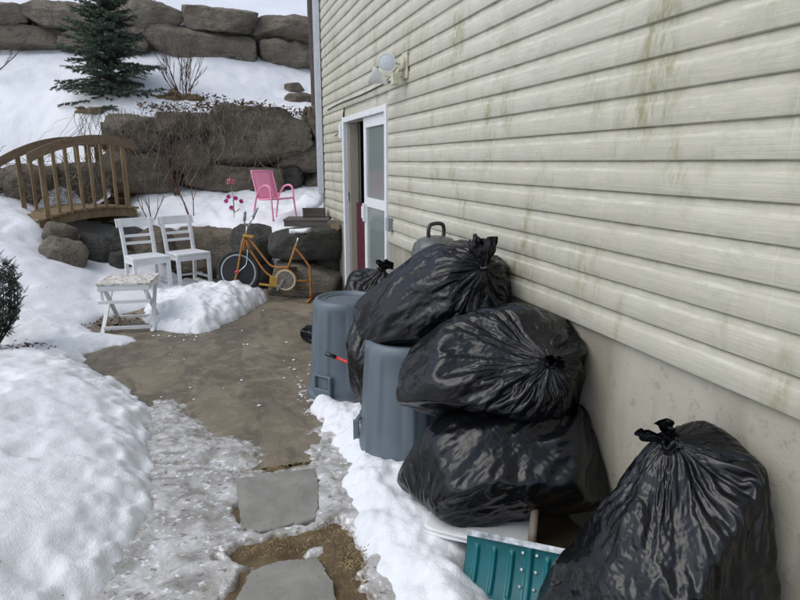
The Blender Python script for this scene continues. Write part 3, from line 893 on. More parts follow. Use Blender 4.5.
# ================================================================== the house
HOUSE_X = 1.5
house = empty('house', (HOUSE_X, 0, 0), 0, 'house side wall in mildewed beige lap siding over a tan concrete foundation', 'house')
def hx(o):
    """part built in world coordinates, hung under the house"""
    o.parent = house; o.location = Vector(o.location) - Vector((HOUSE_X, 0, 0)); return o
Y0, Y1, DY0, DY1, ZF, ZD = -6.0, 8.07, 5.07, 6.72, .92, 2.03
CH = .1143
def siding_sheet(y0, y1, z0, ncourse, mb):
    prof = []
    for k in range(ncourse):
        z = z0 + k * CH
        prof += [(.0010, z), (.0165, z + .0005), (.0178, z + .003), (.0155, z + .60 * CH), (.0140, z + .64 * CH), (.0095, z + .70 * CH), (.0080, z + .75 * CH), (.0085, z + .955 * CH), (.0012, z + .968 * CH), (.0010, z + CH - .0005)]
    ny = max(2, int((y1 - y0) / .12))
    ys = np.linspace(y0, y1, ny)
    pr = np.array(prof)
    V = np.zeros((len(pr), ny, 3))
    V[..., 1] = ys[None, :]
    V[..., 2] = pr[:, 1][:, None] + .0016 * pn(np.stack([0 * ys, ys * 1.1, 0 * ys + 3], -1))[None, :]
    cid = np.floor((pr[:, 1] - .92 + .0001) / CH)
    wav = pn(np.stack([np.broadcast_to(cid[:, None] * 3.7, V.shape[:2]), np.broadcast_to(ys[None, :] * 1.7, V.shape[:2]), 0 * V[..., 0]], -1))
    V[..., 0] = HOUSE_X - pr[:, 0][:, None] - .0022 * wav - .001
    F = grid_faces(len(pr), ny)[:, ::-1]
    n = sum(len(v) for v in mb[0])
    mb[0].append(V.reshape(-1, 3)); mb[1].append(F + n)
sb = ([], [])
NCR = 40
siding_sheet(Y0, DY0 - .045, ZF, NCR, sb)
siding_sheet(DY1 + .045, Y1, ZF, NCR, sb)
kd = int(math.ceil((ZD + .05 - ZF) / CH))
siding_sheet(DY0 - .045, DY1 + .045, ZF + kd * CH, NCR - kd, sb)
V = np.concatenate(sb[0]); Fq = np.concatenate(sb[1])
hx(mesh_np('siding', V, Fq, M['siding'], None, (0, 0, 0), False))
ZT = ZF + NCR * CH
# solid wall behind the siding, foundation, other walls
w = MB()
def wbox(mb, x0, x1, y0, y1, z0, z1): return mb.box(((x0 + x1) / 2, (y0 + y1) / 2, (z0 + z1) / 2), (x1 - x0, y1 - y0, z1 - z0))
wbox(w, HOUSE_X + .004, HOUSE_X + .15, Y0, DY0, ZF + .003, ZT); wbox(w, HOUSE_X + .004, HOUSE_X + .15, DY1, Y1, ZF + .003, ZT)
wbox(w, HOUSE_X + .004, HOUSE_X + .15, DY0 + .001, DY1 - .001, ZD, ZT)
wbox(w, HOUSE_X + .16, 8, Y1 - .15, Y1, -.4, ZT); wbox(w, HOUSE_X + .16, 8, Y0, Y0 + .15, -.4, ZT); wbox(w, 7.85, 8, Y0 + .16, Y1 - .16, -.4, ZT)
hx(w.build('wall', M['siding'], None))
f = MB()
wbox(f, HOUSE_X + .006, HOUSE_X + .20, Y0, DY0 - .01, -.5, ZF); wbox(f, HOUSE_X + .006, HOUSE_X + .20, DY1 + .01, Y1, -.5, ZF)
wbox(f, HOUSE_X + .008, HOUSE_X + .20, DY0 - .008, DY1 + .008, -.5, .0)
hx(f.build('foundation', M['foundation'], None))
wbox(r := MB(), HOUSE_X + .22, 7.8, Y0 + .2, Y1 - .2, -.02, .0); wbox(r, HOUSE_X + .22, 7.8, Y0 + .2, Y1 - .2, 2.4, 2.42)
wbox(r, HOUSE_X + 2.6, HOUSE_X + 2.7, DY0 - .8, DY1 + 3.0, 0.002, 2.398)
hx(r.build('interior', M['dark'], None))
rf = MB()
rf.add([(HOUSE_X - .32, Y0 - .3, ZT + .02), (HOUSE_X - .32, Y1 + .3, ZT + .02), (4.75, Y1 + .3, ZT + 1.7), (4.75, Y0 - .3, ZT + 1.7), (8.32, Y0 - .3, ZT + .02), (8.32, Y1 + .3, ZT + .02),
        (HOUSE_X - .32, Y0 - .3, ZT + .16), (HOUSE_X - .32, Y1 + .3, ZT + .16), (4.75, Y1 + .3, ZT + 1.86), (4.75, Y0 - .3, ZT + 1.86), (8.32, Y0 - .3, ZT + .16), (8.32, Y1 + .3, ZT + .16)],
       [(0, 1, 2, 3), (3, 2, 5, 4), (6, 9, 8, 7), (9, 10, 11, 8), (0, 6, 7, 1), (4, 5, 11, 10), (0, 3, 9, 6), (3, 4, 10, 9), (1, 7, 8, 2), (2, 8, 11, 5)])
hx(rf.build('roof', M['roof'], None))
# corner trim and downspout
hx(wbox(MB(), HOUSE_X - .022, HOUSE_X + .06, Y1 + .001, Y1 + .03, .6, ZT).build('corner_trim', M['white'], None, bevel=.004))
d = MB()
wbox(d, HOUSE_X - .095, HOUSE_X - .030, Y1 - .105, Y1 - .015, 1.20, ZT)
for k in range(3): wbox(d, HOUSE_X - .098, HOUSE_X - .0965, Y1 - .09 + k * .026, Y1 - .078 + k * .026, 1.2, ZT)
el = spline([(HOUSE_X - .062, Y1 - .06, 1.22), (HOUSE_X - .064, Y1 - .06, 1.14), (HOUSE_X - .085, Y1 - .03, 1.07), (HOUSE_X - .14, Y1 + .03, 1.03), (HOUSE_X - .22, Y1 + .12, 1.0)], 5)
d.tube(el, .040, 12)
hx(d.build('downspout', M['whitemetal'], None, bevel=.006))
# sliding door
door = empty('sliding_door', (HOUSE_X, DY0, 0)); door.parent = house; door.location = (0, DY0, 0)
def dx(o): o.parent = door; o.location = Vector(o.location) - Vector((HOUSE_X, DY0, 0)); return o
fr = MB()
wbox(fr, HOUSE_X - .035, HOUSE_X + .10, DY0 - .045, DY0 + .012, -.0, ZD + .045)
wbox(fr, HOUSE_X - .035, HOUSE_X + .02, DY1 - .03, DY1 + .045, -.0, ZD + .045)
wbox(fr, HOUSE_X - .034, HOUSE_X + .10, DY0 + .013, DY1 - .031, ZD - .012, ZD + .043)
wbox(fr, HOUSE_X - .06, HOUSE_X + .10, DY0 + .013, DY1 - .031, .003, .035)
dx(fr.build('door_frame', M['white'], None, bevel=.004))
jb = MB(); wbox(jb, HOUSE_X + .021, HOUSE_X + .16, DY1 - .03, DY1 + .03, .0, ZD - .013)
wbox(jb, HOUSE_X + .03, HOUSE_X + .13, DY1 - .045, DY1 - .031, .04, ZD - .013)
dx(jb.build('inner_jamb', M['beige'], None, bevel=.003))
wbox(st := MB(), HOUSE_X + .006, HOUSE_X + .018, DY1 - .0405, DY1 - .0305, 1.18, 1.27)
dx(st.build('latch_keeper', M['alu'], None))
PX0, PX1, PY0, PY1 = HOUSE_X - .004, HOUSE_X + .036, DY0 + .014, DY0 + .84
sash = MB()
wbox(sash, PX0, PX1, PY0, PY0 + .06, .04, ZD - .014); wbox(sash, PX0, PX1, PY1 - .085, PY1, .04, ZD - .014)
wbox(sash, PX0 + .001, PX1 - .001, PY0 + .06, PY1 - .085, ZD - .11, ZD - .015); wbox(sash, PX0 + .001, PX1 - .001, PY0 + .06, PY1 - .085, .04, .17)
wbox(sash, PX0 + .004, PX1 - .004, PY0 + .06, PY1 - .085, 1.17, 1.26)
dx(sash.build('door_panel', M['white'], None, bevel=.004))
wbox(gp := MB(), PX0 + .016, PX0 + .022, PY0 + .058, PY1 - .083, .168, ZD - .108)
dx(gp.build('glass', M['glass'], None))
bl = MB()
for k in range(11): bl.box((HOUSE_X + .05, PY0 + .05 + k * .082, 1.02), (.004, .09, 1.86), (0, 0, .10))
dx(bl.build('vertical_blind', M['blind'], None))
hd = MB(); wbox(hd, PX0 - .03, PX0, PY1 - .062, PY1 - .03, 1.02, 1.20); wbox(hd, PX0 - .035, PX0 - .01, PY1 - .035, PY1 - .005, 1.05, 1.17)
dx(hd.build('handle', M['white'], None, bevel=.006))
cu = []
for j in range(2):
    for i in range(40):
        y = DY0 + 1.06 + i / 39 * .48
        cu.append((HOUSE_X + .10 + .02 * math.sin(i * 1.1), y, 1.16 if j else .03))
hx(mesh_np('curtain', np.array(cu), grid_faces(2, 40), M['maroon'], None))

# ---------------------------------------------------------------- fixtures on the wall
lamp = empty('security_light', (HOUSE_X - .018, 4.53, 2.30), 0, 'twin head white floodlight on the siding above and right of the sliding door', 'floodlight')
pl = MB(); pl.box((-.008, 0, 0), (.016, .125, .19)); pl.build('backplate', M['lampbeige'], lamp, bevel=.006)
jb = MB().lathe([(0, .0), (.05, .0), (.05, .022), (.03, .034), (0, .034)], 28, Matrix.Translation((-.016, 0, .02)) @ Matrix.Rotation(-PI / 2, 4, 'Y')); jb.build('junction_box', M['lampbeige'], lamp, smooth=True, angle=.6)
sn = MB().tube(spline([(-.03, 0, -.02), (-.06, 0, -.03), (-.075, 0, -.06)], 4), .014, 10); sn.box((-.08, 0, -.095), (.065, .06, .085)); sn.build('motion_sensor', M['lampbeige'], lamp, bevel=.008)
def lamp_head(dirv, pos, arm):
    q = Vector(dirv).to_track_quat('Z', 'Y').to_matrix().to_4x4()
    Mx = Matrix.Translation(pos) @ q
    h = MB().lathe([(0, -.105), (.026, -.105), (.030, -.06), (.036, -.045), (.058, .0), (.066, .022), (.066, .034), (.058, .035)], 36, Mx)
    ho = h.build('lamp_head', M['lampwhite'], lamp, smooth=True, angle=.7)
    MB().lathe([(.060, .031), (.050, .036), (.030, .039), (.012, .041), (0, .041)], 36, Mx).build('lens', M['lampglass'], ho, smooth=True)
    MB().tube(spline(arm, 5), .011, 10).build('arm', M['lampbeige'], lamp, smooth=True)
lamp_head((-.30, -.90, -.20), (-.13, .06, .03), [(-.04, 0, .02), (-.075, .05, .025), (-.11, .13, .045)])
lamp_head((-.75, .25, .35), (-.17, .25, -.05), [(-.04, 0, .0), (-.07, .10, -.04), (-.10, .23, -.085)])
cb = MB().tube(spline([(HOUSE_X - .024, 4.62, 2.235), (HOUSE_X - .024, 5.2, 2.238), (HOUSE_X - .024, 5.9, 2.228), (HOUSE_X - .024, 6.9, 2.236), (HOUSE_X - .024, 7.6, 2.22)], 6), .006, 6)
tag(cb.build('wall_cable', M['cable'], None, (HOUSE_X, 4.6, 2.2)), 'thin black cable stapled along the siding from the floodlight', 'cable')
bx = empty('outlet_box', (HOUSE_X - .018, 4.93, 1.08), 0, 'small grey weatherproof outlet box on the siding right of the door', 'outlet box')
MB().box((-.015, 0, 0), (.03, .075, .115)).build('box_body', M['greyplastic'], bx, bevel=.006)
MB().box((-.035, 0, .004), (.008, .082, .11)).build('flip_cover', M['greyplastic'], bx, bevel=.003)
db = empty('door_chime', (HOUSE_X - .018, DY1 + .10, 1.93), 0, 'white plastic sensor box beside the top left corner of the door', 'sensor')
MB().box((-.018, 0, 0), (.036, .06, .15)).build('housing', M['white'], db, bevel=.012)
MB().tube(spline([(-.004, .03, -.02), (-.008, .10, -.035), (-.004, .16, .0), (-.006, .25, -.02), (-.004, .40, -.03)], 5), .004, 6).build('wire', M['cable'], db)

# ================================================================== stone walls
def boulder(name, c, half, mat, parent=None, seed=0, sq=4.0, rz=0, tilt=0, sub=4, cuts=14, rough_=.055, origin=None):
    bm = bmesh.new(); bmesh.ops.create_icosphere(bm, subdivisions=sub, radius=1)
    V = np.array([v.co[:] for v in bm.verts]); F = [tuple(v.index for v in f.verts) for f in bm.faces]; bm.free()
    rng = np.random.default_rng(seed + 100)
    n = (np.abs(V) ** sq).sum(1) ** (1 / sq)
    V = V / n[:, None]
    V = V * (1 + .07 * fbm(V * .9 + seed * 7.1, 2, seed)[:, None])
    for _ in range(cuts):
        g = rng.normal(size=3); g /= np.linalg.norm(g)
        dd = rng.uniform(.78, 1.14)
        k = V @ g - dd
        V = V - np.where(k > 0, k, 0)[:, None] * g * .96
    h = np.asarray(half)
    V = V * h
    nrm = V / np.linalg.norm(V, axis=1, keepdims=True)
    V = V + nrm * (rough_ * (fbm(V * 3.6 + seed, 5, seed + 3, .6) * .75 - .75 * np.maximum(0, ridge(V * np.array([1.2, 1.2, 5.5]) + seed, 2, seed + 8) - .95)))[:, None]
    R = np.array((Matrix.Rotation(rz, 3, 'Z') @ Matrix.Rotation(tilt, 3, 'Y')))
    V = V @ R.T + np.asarray(c)
    org = (c[0], c[1], c[2] - half[2]) if origin is None else origin
    return mesh_np(name, V, np.array(F), mat, parent, org, True)

def wall_from(label, cat, base, Yc, depth, boxes, mat, seed0, over=.03, sq=10, sub=5):
    root = empty('boulder_wall', base, 0, label, cat)
    for i, (x0, x1, z0, z1, *rest) in enumerate(boxes):
        dy = rest[0] if rest else 0
        m = rest[1] if len(rest) > 1 else mat
        tilt = rest[2] if len(rest) > 2 else 0
        c = ((x0 + x1) / 2, Yc + dy, (z0 + z1) / 2)
        o = boulder('boulder', c, ((x1 - x0) / 2 + over, depth, (z1 - z0) / 2 + over), m, root, seed0 + i, sq, 0, tilt, sub, 16 if sq < 8 else 10, origin=c)
        o.location = Vector(c) - Vector(base)
    return root

S, D = M['stone'], M['darkstone']
w2 = [(.11, 1.66, 1.57, 2.43, -.12), (1.10, 1.98, 1.47, 1.90, -.02), (-.33, 1.16, 1.14, 1.50, -.10, S, .03), (1.05, 1.62, 1.08, 1.50, .0, D), (-.57, .17, 1.50, 2.0, -.05),
      (-.65, .25, 1.98, 2.33, .0), (-1.36, -.57, 1.78, 2.30, .0), (-1.5, -.52, 1.15, 1.80, -.02), (-2.14, -1.42, .9, 1.55, .08), (-2.85, -2.1, 1.0, 1.52, .1), (-3.6, -2.8, 1.0, 1.48, .1),
      (1.60, 2.30, 1.0, 1.48, .0), (1.66, 2.3, 1.95, 2.45, .05), (1.9, 2.7, 1.5, 2.0, .0), (2.4, 3.5, 1.0, 1.7, 0), (2.4, 3.4, 1.8, 2.4, .05), (-4.6, -3.6, .9, 1.5, .1), (-5.8, -4.6, .9, 1.5, .1)]
wall_from('middle retaining wall of rounded boulders, draped with dead vines behind the pink chair', 'retaining wall', (.3, 10.4, 1.1), 10.45, .36, w2, S, 200)
T = M['stone2']
w3 = [(-4.36, -2.96, 3.98, 4.33), (-2.92, -1.74, 4.05, 4.42), (-4.4, -2.42, 3.62, 3.99), (-2.38, -1.42, 3.68, 4.08), (-1.72, -.22, 4.06, 4.58, -.04), (-1.40, -.92, 3.66, 4.08), (-.18, 1.16, 4.16, 4.57, -.05), (-.89, 1.10, 3.58, 4.18, -.02),
      (1.16, 2.46, 4.00, 4.50, -.03), (1.26, 2.5, 3.52, 3.98), (-6.0, -4.42, 3.5, 3.95), (-5.9, -4.4, 3.98, 4.4), (2.5, 3.8, 3.5, 4.05), (2.52, 3.7, 4.05, 4.5), (3.75, 5.2, 3.5, 4.4), (-7.6, -6.0, 3.5, 4.4)]
wall_from('upper retaining wall of long squared ledge blocks across the top of the slope', 'retaining wall', (-.5, 13.5, 3.6), 13.5, .42, w3, T, 300, .05, 12, 5)

lw = empty('boulder_wall', (0, 8.3, 0), 0, 'low front retaining wall of large dark boulders behind the bicycle and white chairs', 'retaining wall')
for i, (c, h, rz, m, tl, sq) in enumerate([
        ((1.14, 7.36, .60), (.45, .28, .21), -.50, D, -.10, 9), ((1.12, 7.38, .17), (.46, .30, .24), -.52, S, 0, 9), ((.55, 8.10, .55), (.26, .3, .24), -.7, D, .25, 4), ((.55, 8.10, .12), (.27, .3, .22), -.7, D, 0, 4),
        ((.10, 8.90, .32), (.56, .30, .40), -.42, S, 0, 10), ((-.72, 9.10, .40), (.34, .28, .32), -.3, S, .1, 4), ((-.75, 9.08, .05), (.36, .3, .2), -.3, D, 0, 4), ((-1.12, 9.25, .42), (.24, .3, .30), -.2, D, .2, 4), ((-1.15, 9.02, .14), (.28, .28, .26), .1, D, -.1, 4),
        ((1.36, 7.42, .35), (.16, .2, .42), 0, D, 0, 7)]):
    o = boulder('boulder', c, h, m, lw, 400 + i, sq, rz, tl, 4, 6, .04, c)
    o.location = Vector(c) - Vector((0, 8.3, 0))
for i, (c, h, rz, lab) in enumerate([
        ((-1.78, 8.42, .46), (.28, .25, .20), .3, 'large mossy loose boulder in the snow below the footbridge'),
        ((-1.86, 8.82, .70), (.20, .20, .13), .1, 'small brown boulder tucked under the near left bridge post'),
        ((-1.42, 8.95, .42), (.30, .22, .22), -.3, 'dark flat boulder in the shadow under the bridge arch'),
        ((-1.12, 8.66, .33), (.16, .15, .14), .6, 'dark boulder just left of the white chair backs')]):
    tag(boulder('loose_boulder', c, h, D if i > 1 else S, None, 450 + i, 3.5, rz, .2, 4, 8, .04), lab, 'boulder', 'loose boulders by the bridge')
tag(boulder('rock', (1.75, 12.3, 2.95), (.22, .2, .16), S, None, 460, 3), 'brown rock showing through the slope snow beside the downspout, the upper one', 'rock', 'rocks by the house corner')
tag(boulder('rock', (1.72, 11.6, 2.68), (.26, .2, .15), S, None, 461, 3), 'brown rock showing through the slope snow beside the downspout, the lower one', 'rock', 'rocks by the house corner')
tag(boulder('rock', (1.0, 15.3, 4.88), (.30, .25, .10), S, None, 462, 3), 'low rock poking out of the top snow above the ledge blocks, left one', 'rock', 'rocks on the hill top')
tag(boulder('rock', (2.3, 15.4, 4.92), (.24, .25, .10), S, None, 463, 3), 'low rock poking out of the top snow above the ledge blocks, right one', 'rock', 'rocks on the hill top')
lg = empty('log_round', (1.42, 7.14, .80), 0, 'short round of cut log with pale end on the dark boulder by the house', 'log')
Mx = Matrix.Translation((0, 0, .055)) @ Matrix.Rotation(PI / 2, 4, 'X')
MB().lathe([(.060, -.13), (.064, 0), (.060, .115)], 22, Mx).build('bark', M['bark'], lg, smooth=True)
MB().lathe([(0, .118), (.03, .118), (.058, .116)], 22, Mx).build('cut_end', M['logend'], lg)
MB().lathe([(0, -.131), (.058, -.130)], 22, Mx).build('cut_end', M['logend'], lg)

# ================================================================== vegetation
def strands(mb, n, fn, seed):
    rng = random.Random(seed)
    for i in range(n): fn(mb, rng)
def vine(mb, rng):
    x = rng.uniform(-1.75, .25) if rng.random() < .8 else rng.uniform(.2, .95); top = 2.42 if x > -.7 else 2.34
    z = rng.uniform(1.6, top) if rng.random() < .5 else top + rng.uniform(-.05, .05)
    y = 10.06 - rng.uniform(0, .07)
    pts = []; a = rng.uniform(-.9, .9); L = rng.randint(5, 10)
    for k in range(L):
        pts.append((x, y, z))
        x += .07 * math.sin(a) + rng.uniform(-.03, .03); z -= rng.uniform(.02, .13); y += rng.uniform(-.03, .025); a += rng.uniform(-.5, .5)
        if z < 1.2: break
    if len(pts) > 2: mb.tube(pts, [rng.uniform(.0018, .0048)] * len(pts), 3, False)
mb = MB(); strands(mb, 300, vine, 3)
def vine2(mb, rng):
    x = rng.uniform(-3.4, -1.3); z = rng.uniform(1.05, 1.6); y = 10.12; pts = []; a = rng.uniform(0, 6.3)
    for k in range(7):
        pts.append((x, y, z)); x += .06 * math.cos(a); z += .045 * math.sin(a); y += rng.uniform(-.03, .03); a += rng.uniform(-.6, .6)
    mb.tube(pts, rng.uniform(.002, .005), 3, False)
strands(mb, 330, vine2, 4)
tag(mb.build('dead_vines', M['vine'], None), 'tangle of dry brown vines hanging over the middle boulder wall', 'vines', kind='stuff')
def leaf(mb, rng, p, s):
    a = rng.uniform(0, 6.3); t = rng.uniform(-.7, .7)
    R = Euler((t, rng.uniform(-.7, .7), a)).to_matrix()
    vs = [R @ Vector(v) + Vector(p) for v in ((-s, 0, 0), (0, -s * .5, s * .15), (s, 0, 0), (0, s * .5, s * .15))]
    mb.add(vs, [(0, 1, 2, 3)])
mb = MB(); rng = random.Random(9)
for i in range(800):
    x = rng.uniform(-.9, 1.9); leaf(mb, rng, (x, rng.gauss(10.25, .14), 2.42 + rng.gauss(.03, .035) + .05 * math.sin(x * 3)), rng.uniform(.02, .045))
for i in range(260): leaf(mb, rng, (rng.gauss(-.35, .3), rng.gauss(11.25, .14), 2.66 + rng.gauss(.02, .02)), rng.uniform(.02, .045))
tag(mb.build('leaf_litter', M['leaf'], None), 'brown dead leaves along the top of the vine covered wall', 'leaves', kind='stuff')
mb = MB()
for i in range(200):
    t = rng.random(); leaf(mb, rng, (1.46 - t * .8 + rng.gauss(0, .05), 6.84 + t * .75 + rng.gauss(0, .09), .014 + rng.random() * .03), rng.uniform(.012, .032))
for i in range(110): leaf(mb, rng, (rng.gauss(-1.0, .13), rng.gauss(6.45, .14), .02 + rng.random() * .03), rng.uniform(.012, .03))
for i in range(50): leaf(mb, rng, (rng.gauss(-1.5, .13), rng.gauss(5.25, .06), .15 + rng.random() * .03), rng.uniform(.012, .03))
tag(mb.build('leaf_litter', M['leaf'], None), 'scattered dead leaves on the patio edge under bicycle and table', 'leaves', kind='stuff')

def dark_mound(label, c, r, seed):
    o = boulder('mulch_mound', c, r, M['soil'], None, seed, 2.0, 0, 0, 5, 0, .16)
    return tag(o, label, 'mulch')
dark_mound('low mound of brown mulch at the foot of the bare shrub', (-.36, 11.3, 2.60), (.46, .28, .12), 470)
dark_mound('dark patch of bare soil under the spruce branches', (-1.38, 11.35, 2.40), (.60, .3, .14), 471)

# spruce ---------------------------------------------------------------
def spruce(label, base, H, R, seed):
    root = empty('spruce_tree', base, 0, label, 'tree')
    rng = random.Random(seed)
    tk = MB(); pts = [(.015 * math.sin(k), .01 * math.cos(k * 1.7), H * k / 9) for k in range(10)]
    tk.tube(pts, [.055 * (1 - k / 10) + .006 for k in range(10)], 8); tk.build('trunk', M['bark'], root, smooth=True)
    br = MB(); nd = MB()
    def needles(p, d, n, L):
        for q in range(n):
            a = rng.uniform(0, 2 * PI)
            o = d.orthogonal().normalized(); o = Matrix.Rotation(a, 3, d) @ o
            v = (d * rng.uniform(.4, .9) + o * rng.uniform(.5, 1) + Vector((0, 0, -.05))).normalized() * L * rng.uniform(.7, 1.2)
            s = d.cross(v).normalized() * .0062
            nd.add([p - s, p + s, p + v], [(0, 1, 2)])
    z = .10
    while z < H * .98:
        t = z / H
        Rz = R * (1 - t) ** .85 * (1.0 if t > .08 else .9)
        nb = rng.randint(6, 8); a0 = rng.uniform(0, 6.3)
        for i in range(nb):
            a = a0 + 2 * PI * i / nb + rng.uniform(-.3, .3)
            L = Rz * rng.uniform(.55, 1.15) + .06
            pitch = rng.uniform(.05, .60) + .45 * t
            d = Vector((math.cos(a), math.sin(a), 0))
            P = []; m = 8
            for k in range(m + 1):
                s = k / m
                P.append(Vector((0, 0, z)) + d * (L * s) + Vector((0, 0, L * (pitch * s - .42 * s * s + .16 * s ** 3))))
            br.tube(P, [.011 * (1 - .8 * k / m) for k in range(m + 1)], 4, False)
            for k in range(1, m + 1):
                p = P[k]; dd = (P[k] - P[k - 1]).normalized()
                needles(p, dd, 14, .045); needles((P[k] + P[k - 1]) / 2, dd, 14, .045)
                for sgn in (-1, 1):
                    if rng.random() < .12: continue
                    tw = L * (.34 * (1 - .65 * k / m)) * rng.uniform(.6, 1.2) + .03
                    sd = (dd * .75 + sgn * dd.cross(Vector((0, 0, 1))).normalized() * .8 + Vector((0, 0, rng.uniform(-.55, .10)))).normalized()
                    ns = max(2, int(tw / .026))
                    br.tube([p, p + sd * tw], .0035, 3, False)
                    for q in range(ns): needles(p + sd * tw * (q + 1) / ns, sd, 9, .044)
        z += rng.uniform(.085, .12)
    br.build('limbs', M['bark'], root)
    nd.build('crown', M['needles'], root)
    return root
spruce('young dark green spruce on the snowy slope above the footbridge', (-1.40, 11.5, 2.38), 2.15, .92, 5)

def juniper(label, base, H, R, seed):
    root = empty('evergreen_shrub', base, 0, label, 'shrub')
    rng = random.Random(seed); st = MB(); lf = MB()
    for i in range(46):
        a = rng.uniform(0, 6.3); rr = R * math.sqrt(rng.random()) * .9
        top = Vector((math.cos(a) * rr, math.sin(a) * rr, H * (1 - .45 * (rr / R) ** 2) * rng.uniform(.75, 1.05)))
        b0 = Vector((math.cos(a) * .04, math.sin(a) * .04, 0)); P = [b0.lerp(top, k / 8) + Vector((0, 0, 0)) + Vector((math.cos(a), math.sin(a), 0)) * R * .35 * math.sin(k / 8 * PI) * (rr / R) for k in range(9)]
        st.tube(P, [.007 * (1 - k / 9) + .001 for k in range(9)], 4, False)
        for k in range(2, 9):
            for q in range(7):
                p = P[k] + Vector((rng.gauss(0, .02), rng.gauss(0, .02), rng.gauss(0, .03)))
                b = rng.uniform(0, 6.3); d = Vector((math.cos(b), math.sin(b), rng.uniform(.3, 1.1))).normalized()
                L = rng.uniform(.05, .10)
                for w in range(7):
                    s = w / 7; sd = d.cross(Vector((0, 0, 1))).normalized()
                    c = p + d * L * s
                    for sg in (-1, 1):
                        t_ = (d * .8 + sd * sg * .8 + Vector((rng.uniform(-.2, .2), rng.uniform(-.2, .2), 0))).normalized() * .030 * (1 - s * .6)
                        n_ = t_.cross(Vector((0, 0, 1))).normalized() * .0065
                        lf.add([c - n_, c + n_, c + t_], [(0, 1, 2)])
    st.build('stems', M['bark'], root); lf.build('foliage', M['juniper'], root)
juniper('grey green dwarf conifer in the snow at the left edge', (-1.80, 5.5, .08), .98, .30, 8)

def bare(name, label, base, stems, H, spread, seed, mat, group=None, r0=.008, fork=3, lean=(0, 0)):
    root = empty(name, base, 0, label, 'shrub', group); rng = random.Random(seed); mb = MB()
    def grow(p, d, L, r, lev):
        P = [p]; m = 5
        for k in range(m):
            d = (d + Vector((rng.uniform(-.14, .14), rng.uniform(-.14, .14), .05))).normalized()
            P.append(P[-1] + d * L / m)
        mb.tube(P, [r * (1 - .5 * k / m) for k in range(m + 1)], 5, False)
        if lev:
            for k in range(fork):
                q = P[rng.randint(2, m)]
                grow(q, (d + Vector((rng.uniform(-.55, .55), rng.uniform(-.55, .55), rng.uniform(0, .3)))).normalized(), L * rng.uniform(.4, .62), r * .55, lev - 1)
    for i in range(stems):
        a = 2 * PI * i / stems + rng.uniform(-.3, .3); s = spread * rng.uniform(.35, 1)
        grow(Vector((math.cos(a) * .03, math.sin(a) * .03, 0)), Vector((math.cos(a) * s + lean[0], math.sin(a) * s + lean[1], 1)).normalized(), H * rng.uniform(.6, .8), r0, 2)
    mb.build('branches', mat, root)
bare('bare_shrub', 'leafless vase shaped shrub on the snow slope right of the spruce', (-.28, 11.4, 2.60), 13, .95, .85, 3, M['twig'], r0=.010)
bare('bare_shrub', 'leafless thin shrub at the top edge above the ledge blocks', (-.95, 13.95, 4.40), 12, .80, .8, 13, M['twig'], r0=.008)
bare('bare_shrub', 'leafless trailing twigs on the snow at the far left', (-3.35, 12.2, 2.98), 5, .7, .9, 14, M['twig'], lean=(.7, -.2))
bare('bare_sapling', 'thin red stemmed sapling in the terrace snow behind the right white chair', (-.24, 9.15, .80), 3, .85, .35, 23, M['redtwig'], 'saplings on the terrace', .008, 2, (-.15, 0))
bare('bare_sapling', 'thin brown twigs in the snow between footbridge and left white chair', (-.78, 9.25, .78), 4, .62, .45, 24, M['twig'], 'saplings on the terrace', .008, 2, (-.1, 0))
bare('bare_shrub', 'sparse leafless twigs rising in front of the vine wall', (-.45, 9.9, 1.10), 9, 1.35, .5, 25, M['twig'], r0=.008)
tr = empty('tree_trunk', (1.98, 11.2, 2.4), 0, 'rough brown tree trunk rising beside the house corner', 'tree')
tk = MB(); tk.tube([(.02 * math.sin(k * 1.3), 0, -.4 + k * .7) for k in range(12)], [.12 - .006 * k for k in range(12)], 14); tk.build('trunk', M['bark'], tr, smooth=True)
lb = MB(); rng = random.Random(31)
for k in range(14):
    z = 3.0 + k * .32; a = rng.uniform(0, 6.3); P = [Vector((0, 0, z))]; d = Vector((math.cos(a), math.sin(a), .5)).normalized()
    for q in range(6): d = (d + Vector((rng.uniform(-.2, .2), rng.uniform(-.2, .2), .06))).normalized(); P.append(P[-1] + d * .26)
    lb.tube(P, [.03 * (1 - q / 7) for q in range(7)], 6, False)
lb.build('limbs', M['bark'], tr, smooth=True)

